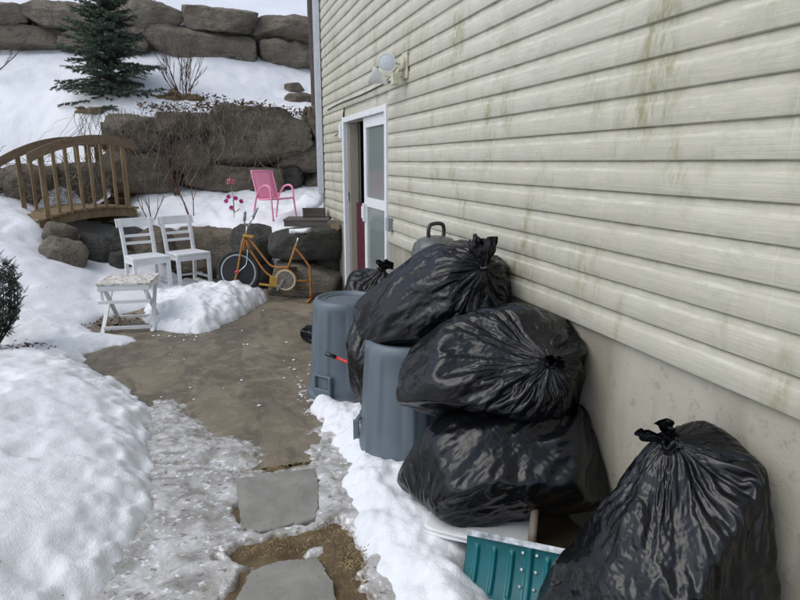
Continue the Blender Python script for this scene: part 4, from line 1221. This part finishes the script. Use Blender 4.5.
# ================================================================== footbridge
bo = Vector((-1.80, 9.45, .80))
bridge = empty('footbridge', bo, 0, 'small arched cedar garden footbridge with railings, half buried in snow at left', 'footbridge')
BA, BB, BW = Vector((-2.05, 9.0, 0)), Vector((-1.09, 9.62, 0)), Vector((-.46, .80, 0))
def zdeck(u): return .80 + .30 * u - .22 * u * u
def zrail(u): return 1.715 + .54 * u - .39 * u * u
def bp(u, w, z):
    p = BA.lerp(BB, u) + BW * w - bo; p.z = z - bo.z; return p
axis_b = (BB - BA).normalized(); side_b = BW.normalized()
dk = MB()
for k in range(15):
    u = -.06 + k * .08
    dk.bar(bp(u, -.06, zdeck(u) + .075), bp(u, 1.06, zdeck(u) + .075), .085, .03)
dk.build('deck', M['bridgewood'], bridge, bevel=.003)
for w in (0.0, 1.0):
    V = []; n = 22
    for k in range(n):
        u = -.08 + 1.16 * k / (n - 1)
        for dz in (-.055, .055):
            for dw in (-.018, .018): V.append(bp(u, w, zdeck(u) + dz) + side_b * dw)
    F = []
    for k in range(n - 1):
        a = k * 4; b = a + 4
        F += [(a, b, b + 1, a + 1), (a + 2, a + 3, b + 3, b + 2), (a, a + 2, b + 2, b), (a + 1, b + 1, b + 3, a + 3)]
    F += [(0, 1, 3, 2), ((n - 1) * 4, (n - 1) * 4 + 2, (n - 1) * 4 + 3, (n - 1) * 4 + 1)]
    mesh_np('beam', np.array(V), F, M['bridgewood'], bridge, (0, 0, 0), False)
    V = []
    for k in range(n):
        u = -.13 - .1 * w + (1.24 + .1 * w) * k / (n - 1)
        z = zrail(u)
        for dz in (-.062, .062):
            for dw in (-.02, .02): V.append(bp(u, w, z + dz) + side_b * (dw - .045))
    mesh_np('handrail', np.array(V), F, M['bridgedark'], bridge, (0, 0, 0), False)
    for k in range(8):
        u = .02 + .137 * k
        wd = .062 if k in (0, 7) else .040
        p = bp(u, w, zdeck(u) - .06) - side_b * .0; q = bp(u, w, zrail(u) + .05)
        MB().bar(p, q, wd, .032, up=side_b).build('post', M['bridgewood'], bridge, bevel=.003)

# ================================================================== white chairs and table
def white_chair(label, loc, rz):
    t = empty('wooden_chair', loc, rz, label, 'chair', 'white wooden chairs on the patio edge')
    W = M['whitewood']
    st = MB()
    st.add([(-.23, -.22, .435), (.23, -.22, .435), (.20, .20, .435), (-.20, .20, .435), (-.23, -.22, .462), (.23, -.22, .462), (.20, .20, .462), (-.20, .20, .462)],
           [(0, 3, 2, 1), (4, 5, 6, 7), (0, 1, 5, 4), (1, 2, 6, 5), (2, 3, 7, 6), (3, 0, 4, 7)])
    st.build('seat', W, t, bevel=.008)
    ap = MB(); ap.box((0, -.195, .40), (.36, .02, .065)); ap.box((-.195, -.01, .40), (.02, .34, .065)); ap.box((.195, -.01, .40), (.02, .34, .065)); ap.box((0, .175, .40), (.32, .02, .065)); ap.build('apron', W, t, bevel=.003)
    for s in (-1, 1):
        MB().bar((s * .205, -.20, .0), (s * .205, -.195, .434), .044, .044, up=(0, 1, 0)).build('front_leg', W, t, bevel=.004)
        V = []
        P = [(s * .185, .22, 0), (s * .182, .185, .25), (s * .18, .18, .44), (s * .182, .22, .66), (s * .186, .285, .90)]
        for p in P:
            for a, b in ((-.021, -.022), (.021, -.022), (.021, .022), (-.021, .022)): V.append((p[0] + a, p[1] + b, p[2]))
        F = [tuple(r) for r in grid_faces(5, 4, True).tolist()] + [(3, 2, 1, 0), (16, 17, 18, 19)]
        o = mesh_np('rear_leg', np.array(V), F, W, t, (0, 0, 0), False); b = o.modifiers.new('bevel', 'BEVEL'); b.width = .004; b.segments = 2
        MB().box((s * .197, -.005, .13), (.02, .36, .032)).build('stretcher', W, t, bevel=.003)
    MB().box((0, -.005, .16), (.38, .03, .022)).build('stretcher', W, t, bevel=.003)
    def rail(z, y, h, w, name, bow=.0):
        V = []; n = 9
        for k in range(n):
            x = -w / 2 + w * k / (n - 1); yy = y + bow * (1 - (2 * k / (n - 1) - 1) ** 2)
            for a, b in ((-.011, -h / 2), (.011, -h / 2), (.011, h / 2), (-.011, h / 2)): V.append((x, yy + a + b * .28, z + b))
        F = [tuple(r) for r in grid_faces(n, 4, True).tolist()] + [(0, 1, 2, 3), tuple((n - 1) * 4 + k for k in (3, 2, 1, 0))]
        o = mesh_np(name, np.array(V), F, W, t, (0, 0, 0), False); b = o.modifiers.new('bevel', 'BEVEL'); b.width = .004; b.segments = 2
    rail(.855, .262, .105, .475, 'top_rail', .02)
    rail(.690, .230, .034, .34, 'back_slat', .012); rail(.600, .207, .034, .34, 'back_slat', .012)
    return t
white_chair('white painted wooden chair half hidden behind the small peeling table', (-.79, 8.07, .0), math.radians(24))
white_chair('white painted wooden chair between the other chair and the orange bicycle', (-.31, 8.27, .0), math.radians(26))

tb = empty('folding_table', (-.79, 6.33, 0), math.radians(-7), 'small white folding table with a peeling worn top, nearest the patio edge', 'table')
tp = MB()
for k in range(5): tp.box((-.0, -.20 + k * .101, .475), (.48, .098, .018))
tp.build('table_top', M['peelwood'], tb, bevel=.002)
fr = MB(); fr.box((0, -.235, .435), (.46, .018, .05)); fr.box((0, .235, .435), (.46, .018, .05)); fr.box((-.222, 0, .437), (.016, .45, .045)); fr.box((.222, 0, .437), (.016, .45, .045)); fr.build('frame', M['whitewood'], tb, bevel=.002)
for s in (-1, 1):
    MB().bar((s * .205, .19, .42), (s * .225, -.25, .0), .020, .036, up=(1, 0, 0)).build('leg', M['whitewood'], tb, bevel=.002)
    MB().bar((s * .180, -.19, .42), (s * .195, .25, .0), .020, .036, up=(1, 0, 0)).build('leg', M['whitewood'], tb, bevel=.002)
    MB().box((s * .20, -.225, .365), (.02, .02, .10)).build('front_post', M['whitewood'], tb, bevel=.002)
MB().box((0, -.245, .305), (.47, .018, .030)).build('front_rail', M['whitewood'], tb, bevel=.002)
MB().box((0, -.222, .045), (.43, .02, .032)).build('stretcher', M['whitewood'], tb, bevel=.002)
MB().box((0, .225, .045), (.38, .02, .032)).build('stretcher', M['whitewood'], tb, bevel=.002)

# ================================================================== exercise bicycle
bk = empty('exercise_bicycle', (.293, 7.27, .0), math.radians(-22), 'old orange stationary bicycle with one black disc wheel, parked before the boulders', 'bicycle')
q = lambda u, z, w=0: (u, w, z)
RX = Matrix.Rotation(PI / 2, 4, 'X')
wc = Matrix.Translation((0, 0, .33)) @ RX
wh = MB().lathe([(0, -.012), (.205, -.012), (.205, .012), (0, .012)], 48, wc).build('wheel', M['disc'], bk)
ty = MB(); ty.tube([wc @ Vector((.236 * math.cos(2 * PI * k / 48), .236 * math.sin(2 * PI * k / 48), 0)) for k in range(48)], .027, 12, closed=True); ty.build('tyre', M['rubber'], wh, smooth=True)
MB().lathe([(.213, -.016), (.197, -.016), (.197, .016), (.213, .016), (.213, -.016)], 48, wc).build('rim', M['rim'], wh)
MB().lathe([(0, -.045), (.018, -.045), (.022, -.02), (.022, .02), (.018, .045), (0, .045)], 18, wc).build('hub', M['chrome'], wh, smooth=True, angle=.6)
fk = MB()
for s in (-1, 1):
    fk.tube(spline([q(.10, .745, s * .022), q(.075, .66, s * .045), q(.0, .33, s * .052), q(-.075, .12, s * .052), q(-.085, .0, s * .06)], 6), .0125, 10)
fk.tube([q(-.085, .015, -.2), q(-.085, .015, .2)], .014, 10)
fk.build('fork', M['orange'], bk, smooth=True)
frm = MB()
frm.tube(spline([q(.15, .72), q(.20, .66), q(.31, .51), q(.39, .415), q(.47, .39), q(.60, .392)], 8), .0125, 10)
frm.tube(spline([q(.14, .61), q(.18, .55), q(.28, .39), q(.37, .295), q(.51, .245)], 8), .0125, 10)
frm.tube([q(.54, .235), q(.715, .68)], .0135, 10)
frm.tube(spline([q(.69, .62), q(.76, .54), q(.845, .42), q(.86, .36), q(.86, .02)], 6), .0125, 10)
frm.tube([q(.52, .24), q(.86, .225)], .0125, 10)
frm.tube([q(.86, .016, -.18), q(.86, .016, .18)], .015, 10)
frm.tube([q(.10, .745), q(.155, .59)], .018, 12)
frm.build('frame', M['orange'], bk, smooth=True)
hb = MB(); hb.box((.145, 0, .755), (.13, .075, .03), (0, .15, 0)); hb.build('head_bracket', M['yellow'], bk, bevel=.01)
sp = MB(); sp.tube([q(.70, .64), q(.745, .765)], .011, 10); sp.build('seat_post', M['chrome'], bk, smooth=True)
sd = []
for i in range(13):
    u = i / 12; w = .022 + .085 * sstep(.25, .95, u) * (1 - .25 * max(0, u - .85) / .15)
    for k in range(14):
        a = 2 * PI * k / 14
        sd.append((.635 + .235 * u, w * math.cos(a), .822 + .018 * u * u + .022 * math.sin(a) - (.012 if math.sin(a) < -.3 else 0)))
seat = mesh_np('saddle', np.array(sd), [tuple(r) for r in grid_faces(13, 14, True).tolist()] + [tuple(range(13, -1, -1)), tuple(12 * 14 + k for k in range(14))], M['lampwhite'], bk)
MB().box((.765, 0, .79), (.12, .10, .03)).build('saddle_base', M['blackplastic'], seat, bevel=.008)
stm = MB(); stm.tube([q(.115, .76), q(.135, .88)], .011, 10)
stm.build('stem', M['chrome'], bk, smooth=True)
hbm = MB(); hbm.tube(spline([q(.20, 1.06, -.24), q(.185, 1.04, -.20), q(.15, .93, -.13), q(.135, .88, -.05), q(.135, .88, .05), q(.15, .93, .13), q(.185, 1.04, .20), q(.20, 1.06, .24)], 6), .011, 10); hbm.build('handlebar', M['chrome'], bk, smooth=True)
for s in (-1, 1):
    MB().tube([q(.158, .955, s * .15), q(.188, 1.045, s * .205)], .017, 12).build('grip', M['greyplastic'], bk, smooth=True)
dr = MB(); dr.tube(spline([q(.0, .33, -.06), q(.07, .38, -.07), q(.12, .44, -.06), q(.135, .60, -.03)], 6), .006, 8); dr.build('brake_rod', M['chrome'], bk, smooth=True)
MB().tube([q(-.02, .33, -.055), q(.02, .35, -.055)], .02, 10).build('axle_nut', M['red'], bk)
gc = Matrix.Translation((.57, -.032, .245)) @ RX
cg = MB().lathe([(.0, .004), (.10, .006), (.118, .006), (.122, -.012), (.0, -.012)], 40, gc).build('chain_guard', M['guard'], bk)
MB().lathe([(.108, .008), (.117, .009), (.117, .005), (.108, .005), (.108, .008)], 40, gc).build('guard_ring', M['lampwhite'], cg)
MB().lathe([(.118, .010), (.132, .006), (.132, -.016), (.118, -.014), (.118, .010)], 40, gc).build('guard_rim', M['yellow'], cg)
cv = MB(); cv.box((.43, -.028, .225), (.10, .04, .13), (0, .12, 0)); cv.tube([q(.24, .185), q(.40, .165)], .016, 10); cv.build('chain_cover', M['yellow'], bk, bevel=.012)
cr = MB(); cr.bar(q(.545, .245, -.055), q(.475, .135, -.055), .012, .024); cr.bar(q(.545, .245, .055), q(.615, .355, .055), .012, .024); cr.tube([q(.545, .245, -.06), q(.545, .245, .06)], .012, 10); cr.build('crank', M['chrome'], bk)
MB().box((.465, -.105, .125), (.085, .09, .022)).build('pedal', M['blackplastic'], bk, bevel=.004); MB().box((.625, .105, .365), (.085, .09, .022)).build('pedal', M['blackplastic'], bk, bevel=.004)

# ================================================================== terrace things
pc = empty('garden_chair', (.84, 8.10, .86), math.radians(32), 'small bright pink sling armchair standing in the terrace snow', 'chair')
def strip(name, prof, w, th, mat, parent):
    P = spline(prof, 6); V = []
    n = len(P)
    for k, p in enumerate(P):
        t = (P[min(k + 1, n - 1)] - P[max(k - 1, 0)]).normalized(); nn = Vector((0, -t.z, t.y))
        for s in (-1, -.5, 0, .5, 1):
            V.append((s * w / 2, p.y + nn.y * th / 2 + (0), p.z + nn.z * th / 2 - .006 * (1 - s * s)))
        for s in (1, .5, 0, -.5, -1):
            V.append((s * w / 2, p.y - nn.y * th / 2, p.z - nn.z * th / 2 - .006 * (1 - s * s)))
    F = [tuple(r) for r in grid_faces(n, 10, True).tolist()] + [tuple(range(9, -1, -1)), tuple((n - 1) * 10 + k for k in range(10))]
    return mesh_np(name, np.array(V), F, mat, parent)
strip('seat_sling', [(0, -.15, .285), (0, -.05, .265), (0, .08, .262), (0, .13, .275)], .30, .008, M['pinkcloth'], pc)
strip('back_sling', [(0, .135, .28), (0, .165, .36), (0, .205, .48), (0, .25, .62)], .30, .008, M['pinkcloth'], pc)
fp = MB()
for s in (-1, 1):
    x = s * .165
    fp.tube(spline([(x, -.165, .27), (x, -.16, .288), (x, -.05, .27), (x, .08, .264), (x, .132, .28), (x, .165, .36), (x, .205, .48), (x, .252, .625)], 5), .011, 10)
fp.tube([(-.165, .252, .625), (.165, .252, .625)], .011, 10); fp.tube([(-.165, -.163, .28), (.165, -.163, .28)], .011, 10)
fp.build('frame', M['pink'], pc, smooth=True)
for s in (-1, 1):
    x = s * .182
    MB().tube(spline([(x + s * .01, -.20, .0), (x, -.165, .27), (x, -.155, .38), (x, -.12, .435), (x, -.05, .445), (x, .03, .42), (x, .10, .35), (x, .15, .28), (x + s * .008, .23, .0)], 6), .012, 10).build('leg_and_arm', M['pink'], pc, smooth=True)
fl = empty('artificial_flower', (.33, 8.62, .90), 0, 'artificial garden flower with a dusty pink bloom over magenta lilies, stuck in snow', 'flower')
fl.scale = (.85, .85, .88)
rng = random.Random(5)
MB().tube(spline([(0, 0, -.05), (.01, 0, .2), (-.02, 0, .46)], 5), .006, 6).build('stem', M['stemgreen'], fl)
bl = MB()
for i in range(60):
    a = rng.uniform(0, 6.3); e = math.acos(rng.uniform(-.3, 1)); d = Vector((math.cos(a) * math.sin(e), math.sin(a) * math.sin(e), math.cos(e)))
    sx = d.orthogonal().normalized() * .022; sy = d.cross(sx).normalized() * .022; c = Vector((-.02, 0, .49)) + d * rng.uniform(.03, .065)
    bl.add([c - sx, c - sy + d * .012, c + sx, c + sy + d * .016], [(0, 1, 2, 3)])
bl.build('bloom', M['rose'], fl)
for (x, y, z) in ((-.10, -.02, .20), (-.03, -.06, .10), (.04, -.03, .24), (.12, 0, .19), (-.06, .02, .26)):
    lm = MB(); ax = Vector((x * 2, -.6 + y, .25)).normalized()
    for k in range(6):
        a = 2 * PI * k / 6; o = (Matrix.Rotation(a, 3, ax) @ ax.orthogonal().normalized())
        b = Vector((x, y, z)); t = b + o * .048 + ax * .022; s = o.cross(ax) * .015; m = b + o * .026 + ax * .02
        lm.add([b, m + s, t, m - s], [(0, 1, 2), (0, 2, 3)])
    lm.build('lily', M['magenta'], fl)
lv = MB()
for k in range(7):
    a = k * .9; d = Vector((math.cos(a), math.sin(a) * .6, .55)); b = Vector((.02, 0, .02)); t = b + d * .14; s = Vector((-d.y, d.x, 0)).normalized() * .018
    lv.add([b, b.lerp(t, .5) + s, t, b.lerp(t, .5) - s], [(0, 1, 2, 3)])
lv.build('leaves', M['stemgreen'], fl)
MB().tube([(.01, 0, 0), (.0, -.01, .22)], .005, 6).build('stem', M['stemgreen'], fl)
pf = empty('plank_platform', (1.20, 7.68, .82), math.radians(-16), 'low platform of grey weathered planks on the boulder beside the pink chair', 'platform')
pb = MB()
for k in range(4): pb.box((0, -.165 + k * .11, .075), (.56, .104, .024))
pb.build('planks', M['planter'], pf, bevel=.003)
MB().box((0, -.20, .03), (.54, .03, .062)).build('side_board', M['planter'], pf, bevel=.003); MB().box((0, .20, .03), (.54, .03, .062)).build('side_board', M['planter'], pf, bevel=.003)
gr = empty('ribbed_planter', (1.30, 7.78, .909), math.radians(-14), 'dark ribbed planter box on the plank platform behind the pink chair', 'planter')
g = MB(); g.box((0, 0, .012), (.28, .18, .02)); g.box((0, -.085, .06), (.28, .012, .10)); g.box((0, .085, .06), (.28, .012, .10)); g.box((-.134, 0, .06), (.012, .158, .10)); g.box((.134, 0, .06), (.012, .158, .10))
g.build('box', M['planter'], gr, bevel=.003)
for k in range(9): MB().tube([(-.12 + k * .03, -.094, .015), (-.12 + k * .03, -.094, .10)], .007, 8).build('rib', M['planter'], gr)
MB().box((0, -.086, .115), (.29, .026, .014)).build('lip', M['planter'], gr, bevel=.003)

# ================================================================== cans and refuse
def can(label, loc, rz, tilt=0, size=1):
    N = 128
    prof = [(.262, .004), (.288, .0), (.292, .012), (.290, .030), (.278, .036), (.272, .044), (.269, .07), (.267, .10), (.263, .17), (.258, .24), (.252, .33), (.246, .42), (.240, .51), (.2335, .60), (.231, .640), (.226, .665), (.216, .683), (.204, .690), (.196, .690), (.190, .685), (.186, .672), (.183, .670), (.10, .672), (.03, .671)]
    V = []
    for r, z in prof:
        for k in range(N):
            a = 2 * PI * k / N
            ph = (a / (2 * PI) * 6) % 1
            pan = float(sstep(.10, .15, ph) * (1 - sstep(.62, .67, ph)))
            env = float(sstep(.10, .14, z) * (1 - sstep(.60, .645, z)))
            rib = float(math.exp(-((ph - .81) / .05) ** 2))
            rr = r - .012 * pan * env + .009 * rib * float(sstep(.05, .08, z) * (1 - sstep(.62, .66, z)))
            V.append((rr * math.cos(a), rr * math.sin(a), z * size))
    V.append((0, 0, .671 * size))
    F = [tuple(x) for x in grid_faces(len(prof), N, True).tolist()]
    k0 = (len(prof) - 1) * N
    F += [(k0 + k, k0 + (k + 1) % N, len(V) - 1) for k in range(N)]
    o = mesh_np('garbage_can', np.array(V), F, M['can'], None, (0, 0, 0), True)
    try: o.data.set_sharp_from_angle(angle=.9)
    except Exception: pass
    o.location = loc; o.rotation_euler = (tilt, 0, rz)
    tag(o, label, 'garbage can', 'upside down grey garbage cans')
    for s in (0, 1):
        h = MB()
        h.box((.274, -.065, .12), (.036, .018, .15)); h.box((.274, .065, .12), (.036, .018, .15)); h.box((.283, 0, .075), (.020, .13, .06)); h.box((.270, 0, .19), (.026, .148, .014))
        ho = h.build('handle', M['can'], o, bevel=.008); ho.rotation_euler = (0, 0, s * PI)
    rg = MB(); rg.tube([(.150 * math.cos(2 * PI * k / 48), .150 * math.sin(2 * PI * k / 48), .673 * size) for k in range(48)], .006, 8, closed=True)
    rg.build('base_ring', M['can'], o, smooth=True)
    return o
can('upturned blue grey plastic garbage can with bare top, farther from the camera', (.87, 3.98, .0), math.radians(-140))
can('upturned blue grey plastic garbage can under the topmost black bag', (.97, 2.93, .02), math.radians(150), 0, .97)

FM = M['film']
WALLP = ((-1, 0, 0), -1.492)      # keep x below the wall plane
def gp(z): return ((0, 0, 1), z)
bag('topmost black bag lying on a can, its knot and tail facing the house wall', (1.12, 2.90, .92), [((.10, -.05, .04), (.27, .30, .26)), ((-.29, .19, -.22), (.19, .22, .13)), ((.19, -.09, .06), (.25, .26, .22)), ((-.05, .04, -.12), (.26, .28, .18))], (.36, -.80, .50), 3, FM,
    planes=[WALLP], tail=.13, tail_dir=(-.12, -.05, 1), tail_w=.022, NU=272, NV=160)
bag('plump black bag with its gathered knot facing the camera, middle of the pile', (1.17, 2.32, .70), [((0, 0, 0), (.37, .39, .27)), ((-.29, .17, -.09), (.21, .24, .13)), ((.20, -.12, .05), (.29, .27, .25))], (.22, -.92, .34), 11, FM,
    planes=[WALLP], tail=.035, tail_w=.016, NU=288, NV=160, neck=.5, neck_len=.7, circ=.012)
bag('wide black bag at the bottom of the pile, just above the teal shovel', (1.14, 2.16, .32), [((0, 0, 0), (.38, .34, .27)), ((-.23, .11, -.09), (.26, .26, .17)), ((.22, -.14, .02), (.27, .27, .24))], (.80, .05, .55), 21, FM,
    planes=[WALLP, gp(.03)], tail=.08, tail_w=.03, NU=272, NV=160)
bag('big black bag nearest the camera, leaning on the bare foundation wall', (1.24, 1.26, .36), [((-.04, .02, -.22), (.30, .36, .24)), ((.0, .0, -.06), (.27, .32, .26)), ((.05, -.01, .10), (.225, .27, .24)), ((.10, -.02, .24), (.175, .215, .20)), ((.14, -.03, .36), (.125, .16, .14))], (.04, .14, 1), 32, FM,
    planes=[WALLP, gp(.02)], tail=.05, tail_dir=(-.8, .3, .55), tail_w=.028, NU=288, NV=192, circ=.012, neck=.36, neck_len=.5, taut=.03, lump=.05)
bag('small black bag on a white bin, behind the farther can and before the door', (1.24, 4.80, .56), [((0, 0, 0), (.24, .24, .17)), ((.05, -.06, .0), (.18, .18, .16))], (.35, -.5, .75), 43, FM, planes=[WALLP, gp(.40)], tail=.06, tail_w=.03, NU=192, NV=128)
bag('narrow black bag slumped upright between the two grey cans', (.92, 3.42, .36), [((0, 0, 0), (.16, .17, .33)), ((.01, -.03, .18), (.19, .18, .19)), ((-.01, 0, -.15), (.13, .15, .2))], (.5, .3, .8), 54, FM, planes=[WALLP, gp(.03)], tail=0, NU=224, NV=160)
bag('scrap of flat black bag on the patio behind the farther can', (.86, 5.30, .06), [((0, 0, 0), (.14, .18, .08))], (-.8, -.3, .4), 65, FM, planes=[gp(.005)], tail=0, NU=96, NV=64)

tag(boulder('waste_bin', (1.27, 4.86, .20), (.17, .2, .20), M['lampwhite'], None, 500, 9, 0, 0, 4, 0, .002), 'white bin almost hidden under the small black bag near the door', 'bin')
cn = empty('lidded_canister', (1.315, 3.42, .03), .3, 'dark lidded canister with a black loop handle, behind the topmost bag', 'canister')
MB().lathe([(0, .0), (.135, .0), (.14, .05), (.145, 1.0), (.14, 1.02)], 40).build('body', M['greylid'], cn, smooth=True, angle=.7)
MB().lathe([(.15, 1.0), (.154, 1.02), (.15, 1.04), (.135, 1.085), (.10, 1.115), (.05, 1.13), (0, 1.132)], 40).build('lid', M['greylid'], cn, smooth=True)
MB().tube(spline([(-.055, 0, 1.10), (-.06, 0, 1.16), (-.05, 0, 1.195), (-.02, 0, 1.205), (.02, 0, 1.205), (.05, 0, 1.195), (.06, 0, 1.16), (.055, 0, 1.10)], 5), .012, 12).build('handle', M['blackplastic'], cn, smooth=True)

fb = boulder('flat_board', (1.05, 2.12, .115), (.22, .22, .016), M['lampwhite'], None, 505, 12, -.65, 0, 4, 0, .006)
tag(fb, 'pale flat board poking out under the bottom black bag above the shovel', 'board')
# red snow brush leaning on the far can
br = empty('snow_brush', (.657, 3.66, .40), 0, 'red snow brush with a black grip, leaning against the farther can', 'snow brush')
MB().tube([(0, 0, 0), (.06, -.027, -.025)], .014, 12).build('grip', M['blackplastic'], br, smooth=True)
MB().tube([(.058, -.026, -.024), (.30, -.135, -.125)], .010, 12).build('shaft', M['red'], br, smooth=True)

# teal snow shovel
sh = empty('snow_shovel', (1.07, 1.75, 0), 0, 'teal ribbed plastic snow shovel with grey metal edge, half buried in snow', 'snow shovel')
ua = Vector((.797, -.604, 0)); na = Vector((-.604, -.797, 0))
top = Vector((0, 0, .205)); dn = (na * .125 + Vector((0, 0, -.20)))
L = dn.length; dn.normalize(); nm = ua.cross(dn).normalized()
if nm.dot(na) < 0: nm = -nm
Vv = []; NXs, NYs = 180, 36
for layer in (0, 1):
    for j in range(NYs):
        t = j / (NYs - 1) * L
        for i in range(NXs):
            s = (i / (NXs - 1) - .5) * .48
            curve = -.035 * (1 - (2 * t / L - 1) ** 2) + .02 * (2 * s / .48) ** 2
            rib = 0
            for k in range(-3, 4):
                c = k * .066
                hw = .0085 if k else .012
                lo, hi = (.045, L - .03) if k else (.012, L - .012)
                rib = max(rib, float(math.exp(-((s - c) / hw) ** 4)) * float(sstep(lo - .008, lo + .008, t) * (1 - sstep(hi - .008, hi + .008, t))))
            p = top + ua * s + dn * t + nm * (curve + .011 * rib - layer * .005)
            Vv.append(p)
ff = grid_faces(NYs, NXs)
F = np.concatenate([ff, (ff + NXs * NYs)[:, ::-1]])
n0 = NXs * NYs
rimi = [i for i in range(NXs)] + [j * NXs + NXs - 1 for j in range(1, NYs)] + [(NYs - 1) * NXs + i for i in range(NXs - 2, -1, -1)] + [j * NXs for j in range(NYs - 2, 0, -1)]
side = np.array([(rimi[k], rimi[(k + 1) % len(rimi)], rimi[(k + 1) % len(rimi)] + n0, rimi[k] + n0) for k in range(len(rimi))])
mesh_np('blade', np.array([v[:] for v in Vv]), np.concatenate([F, side]), M['teal'], sh)
for t0_, nmx in ((.006, 'wear_strip'), (L - .004, 'wear_strip')):
    e = MB(); pts = []
    V = []
    for i in range(40):
        s = (i / 39 - .5) * .482
        for a, b in ((-.011, -.007), (.011, -.007), (.011, .004), (-.011, .004)):
            cu_ = .02 * (2 * s / .48) ** 2 - (.0 if t0_ < .1 else 0)
            V.append(top + ua * s + dn * (t0_ + a) + nm * (cu_ + b - .001))
    mesh_np(nmx, np.array([v[:] for v in V]), [tuple(r) for r in grid_faces(40, 4, True).tolist()] + [(0, 1, 2, 3), (159, 158, 157, 156)], M['alu'], sh, (0, 0, 0), False)
bt = MB()
for k in range(3):
    for s in (-.026, .026):
        p = top + ua * s + dn * (.04 + k * .06) + nm * (-.035 * (1 - (2 * (.04 + k * .06) / L - 1) ** 2) + .004)
        Mx = Matrix.Translation(p) @ nm.to_track_quat('Z', 'Y').to_matrix().to_4x4()
        MB().lathe([(.0065, -.004), (.0065, .002), (.004, .004), (0, .004)], 12, Mx).build('rivet', M['alu'], sh)
MB().tube([top + dn * .10 - nm * .075, top - nm * .05 + Vector((.02, .03, .04)), top - nm * .06 + Vector((.13, .20, .10)), top + Vector((.30, .42, .16))], .016, 14).build('shaft', M['oldwood'], sh, smooth=True)

# ================================================================== light, sky, camera
w = bpy.data.worlds.new('World'); SC.world = w; w.use_nodes = True
nt = w.node_tree; bg = nt.nodes['Background']
sk = nt.nodes.new('ShaderNodeTexSky'); sk.sky_type = 'NISHITA'; sk.sun_disc = False
SUN_EL, SUN_AZ = math.radians(52), math.radians(-95)       # azimuth from +Y towards +X
sk.sun_elevation = SUN_EL; sk.sun_rotation = SUN_AZ; sk.air_density = 1.0; sk.dust_density = 1.4; sk.ozone_density = 1.0; sk.altitude = 200
hs = nt.nodes.new('ShaderNodeHueSaturation'); hs.inputs['Saturation'].default_value = .62
nt.links.new(sk.outputs[0], hs.inputs['Color']); nt.links.new(hs.outputs[0], bg.inputs[0])
bg.inputs[1].default_value = .13
sl_ = bpy.data.lights.new('sun', 'SUN'); sl_.energy = .8; sl_.angle = math.radians(50); sl_.color = (1, .96, .90)
so = bpy.data.objects.new('sun', sl_); link(so)
sdir = Vector((math.sin(SUN_AZ) * math.cos(SUN_EL), math.cos(SUN_AZ) * math.cos(SUN_EL), math.sin(SUN_EL)))
so.rotation_euler = sdir.to_track_quat('Z', 'Y').to_euler(); so.location = (-4, 2, 8)
cam = bpy.data.cameras.new('camera'); cam.lens = 27; cam.sensor_width = 36; cam.clip_start = .05; cam.clip_end = 600
co = bpy.data.objects.new('camera', cam); link(co); co.location = (0, 0, 1.6)
co.rotation_euler = (PI / 2 - math.atan(138 / 600), 0, -math.atan(195 / math.hypot(138, 600)))
SC.camera = co
SC.view_settings.view_transform = 'Standard'; SC.view_settings.look = 'None'; SC.view_settings.gamma = 1; SC.view_settings.use_curve_mapping = False
SC.view_settings.exposure = .66
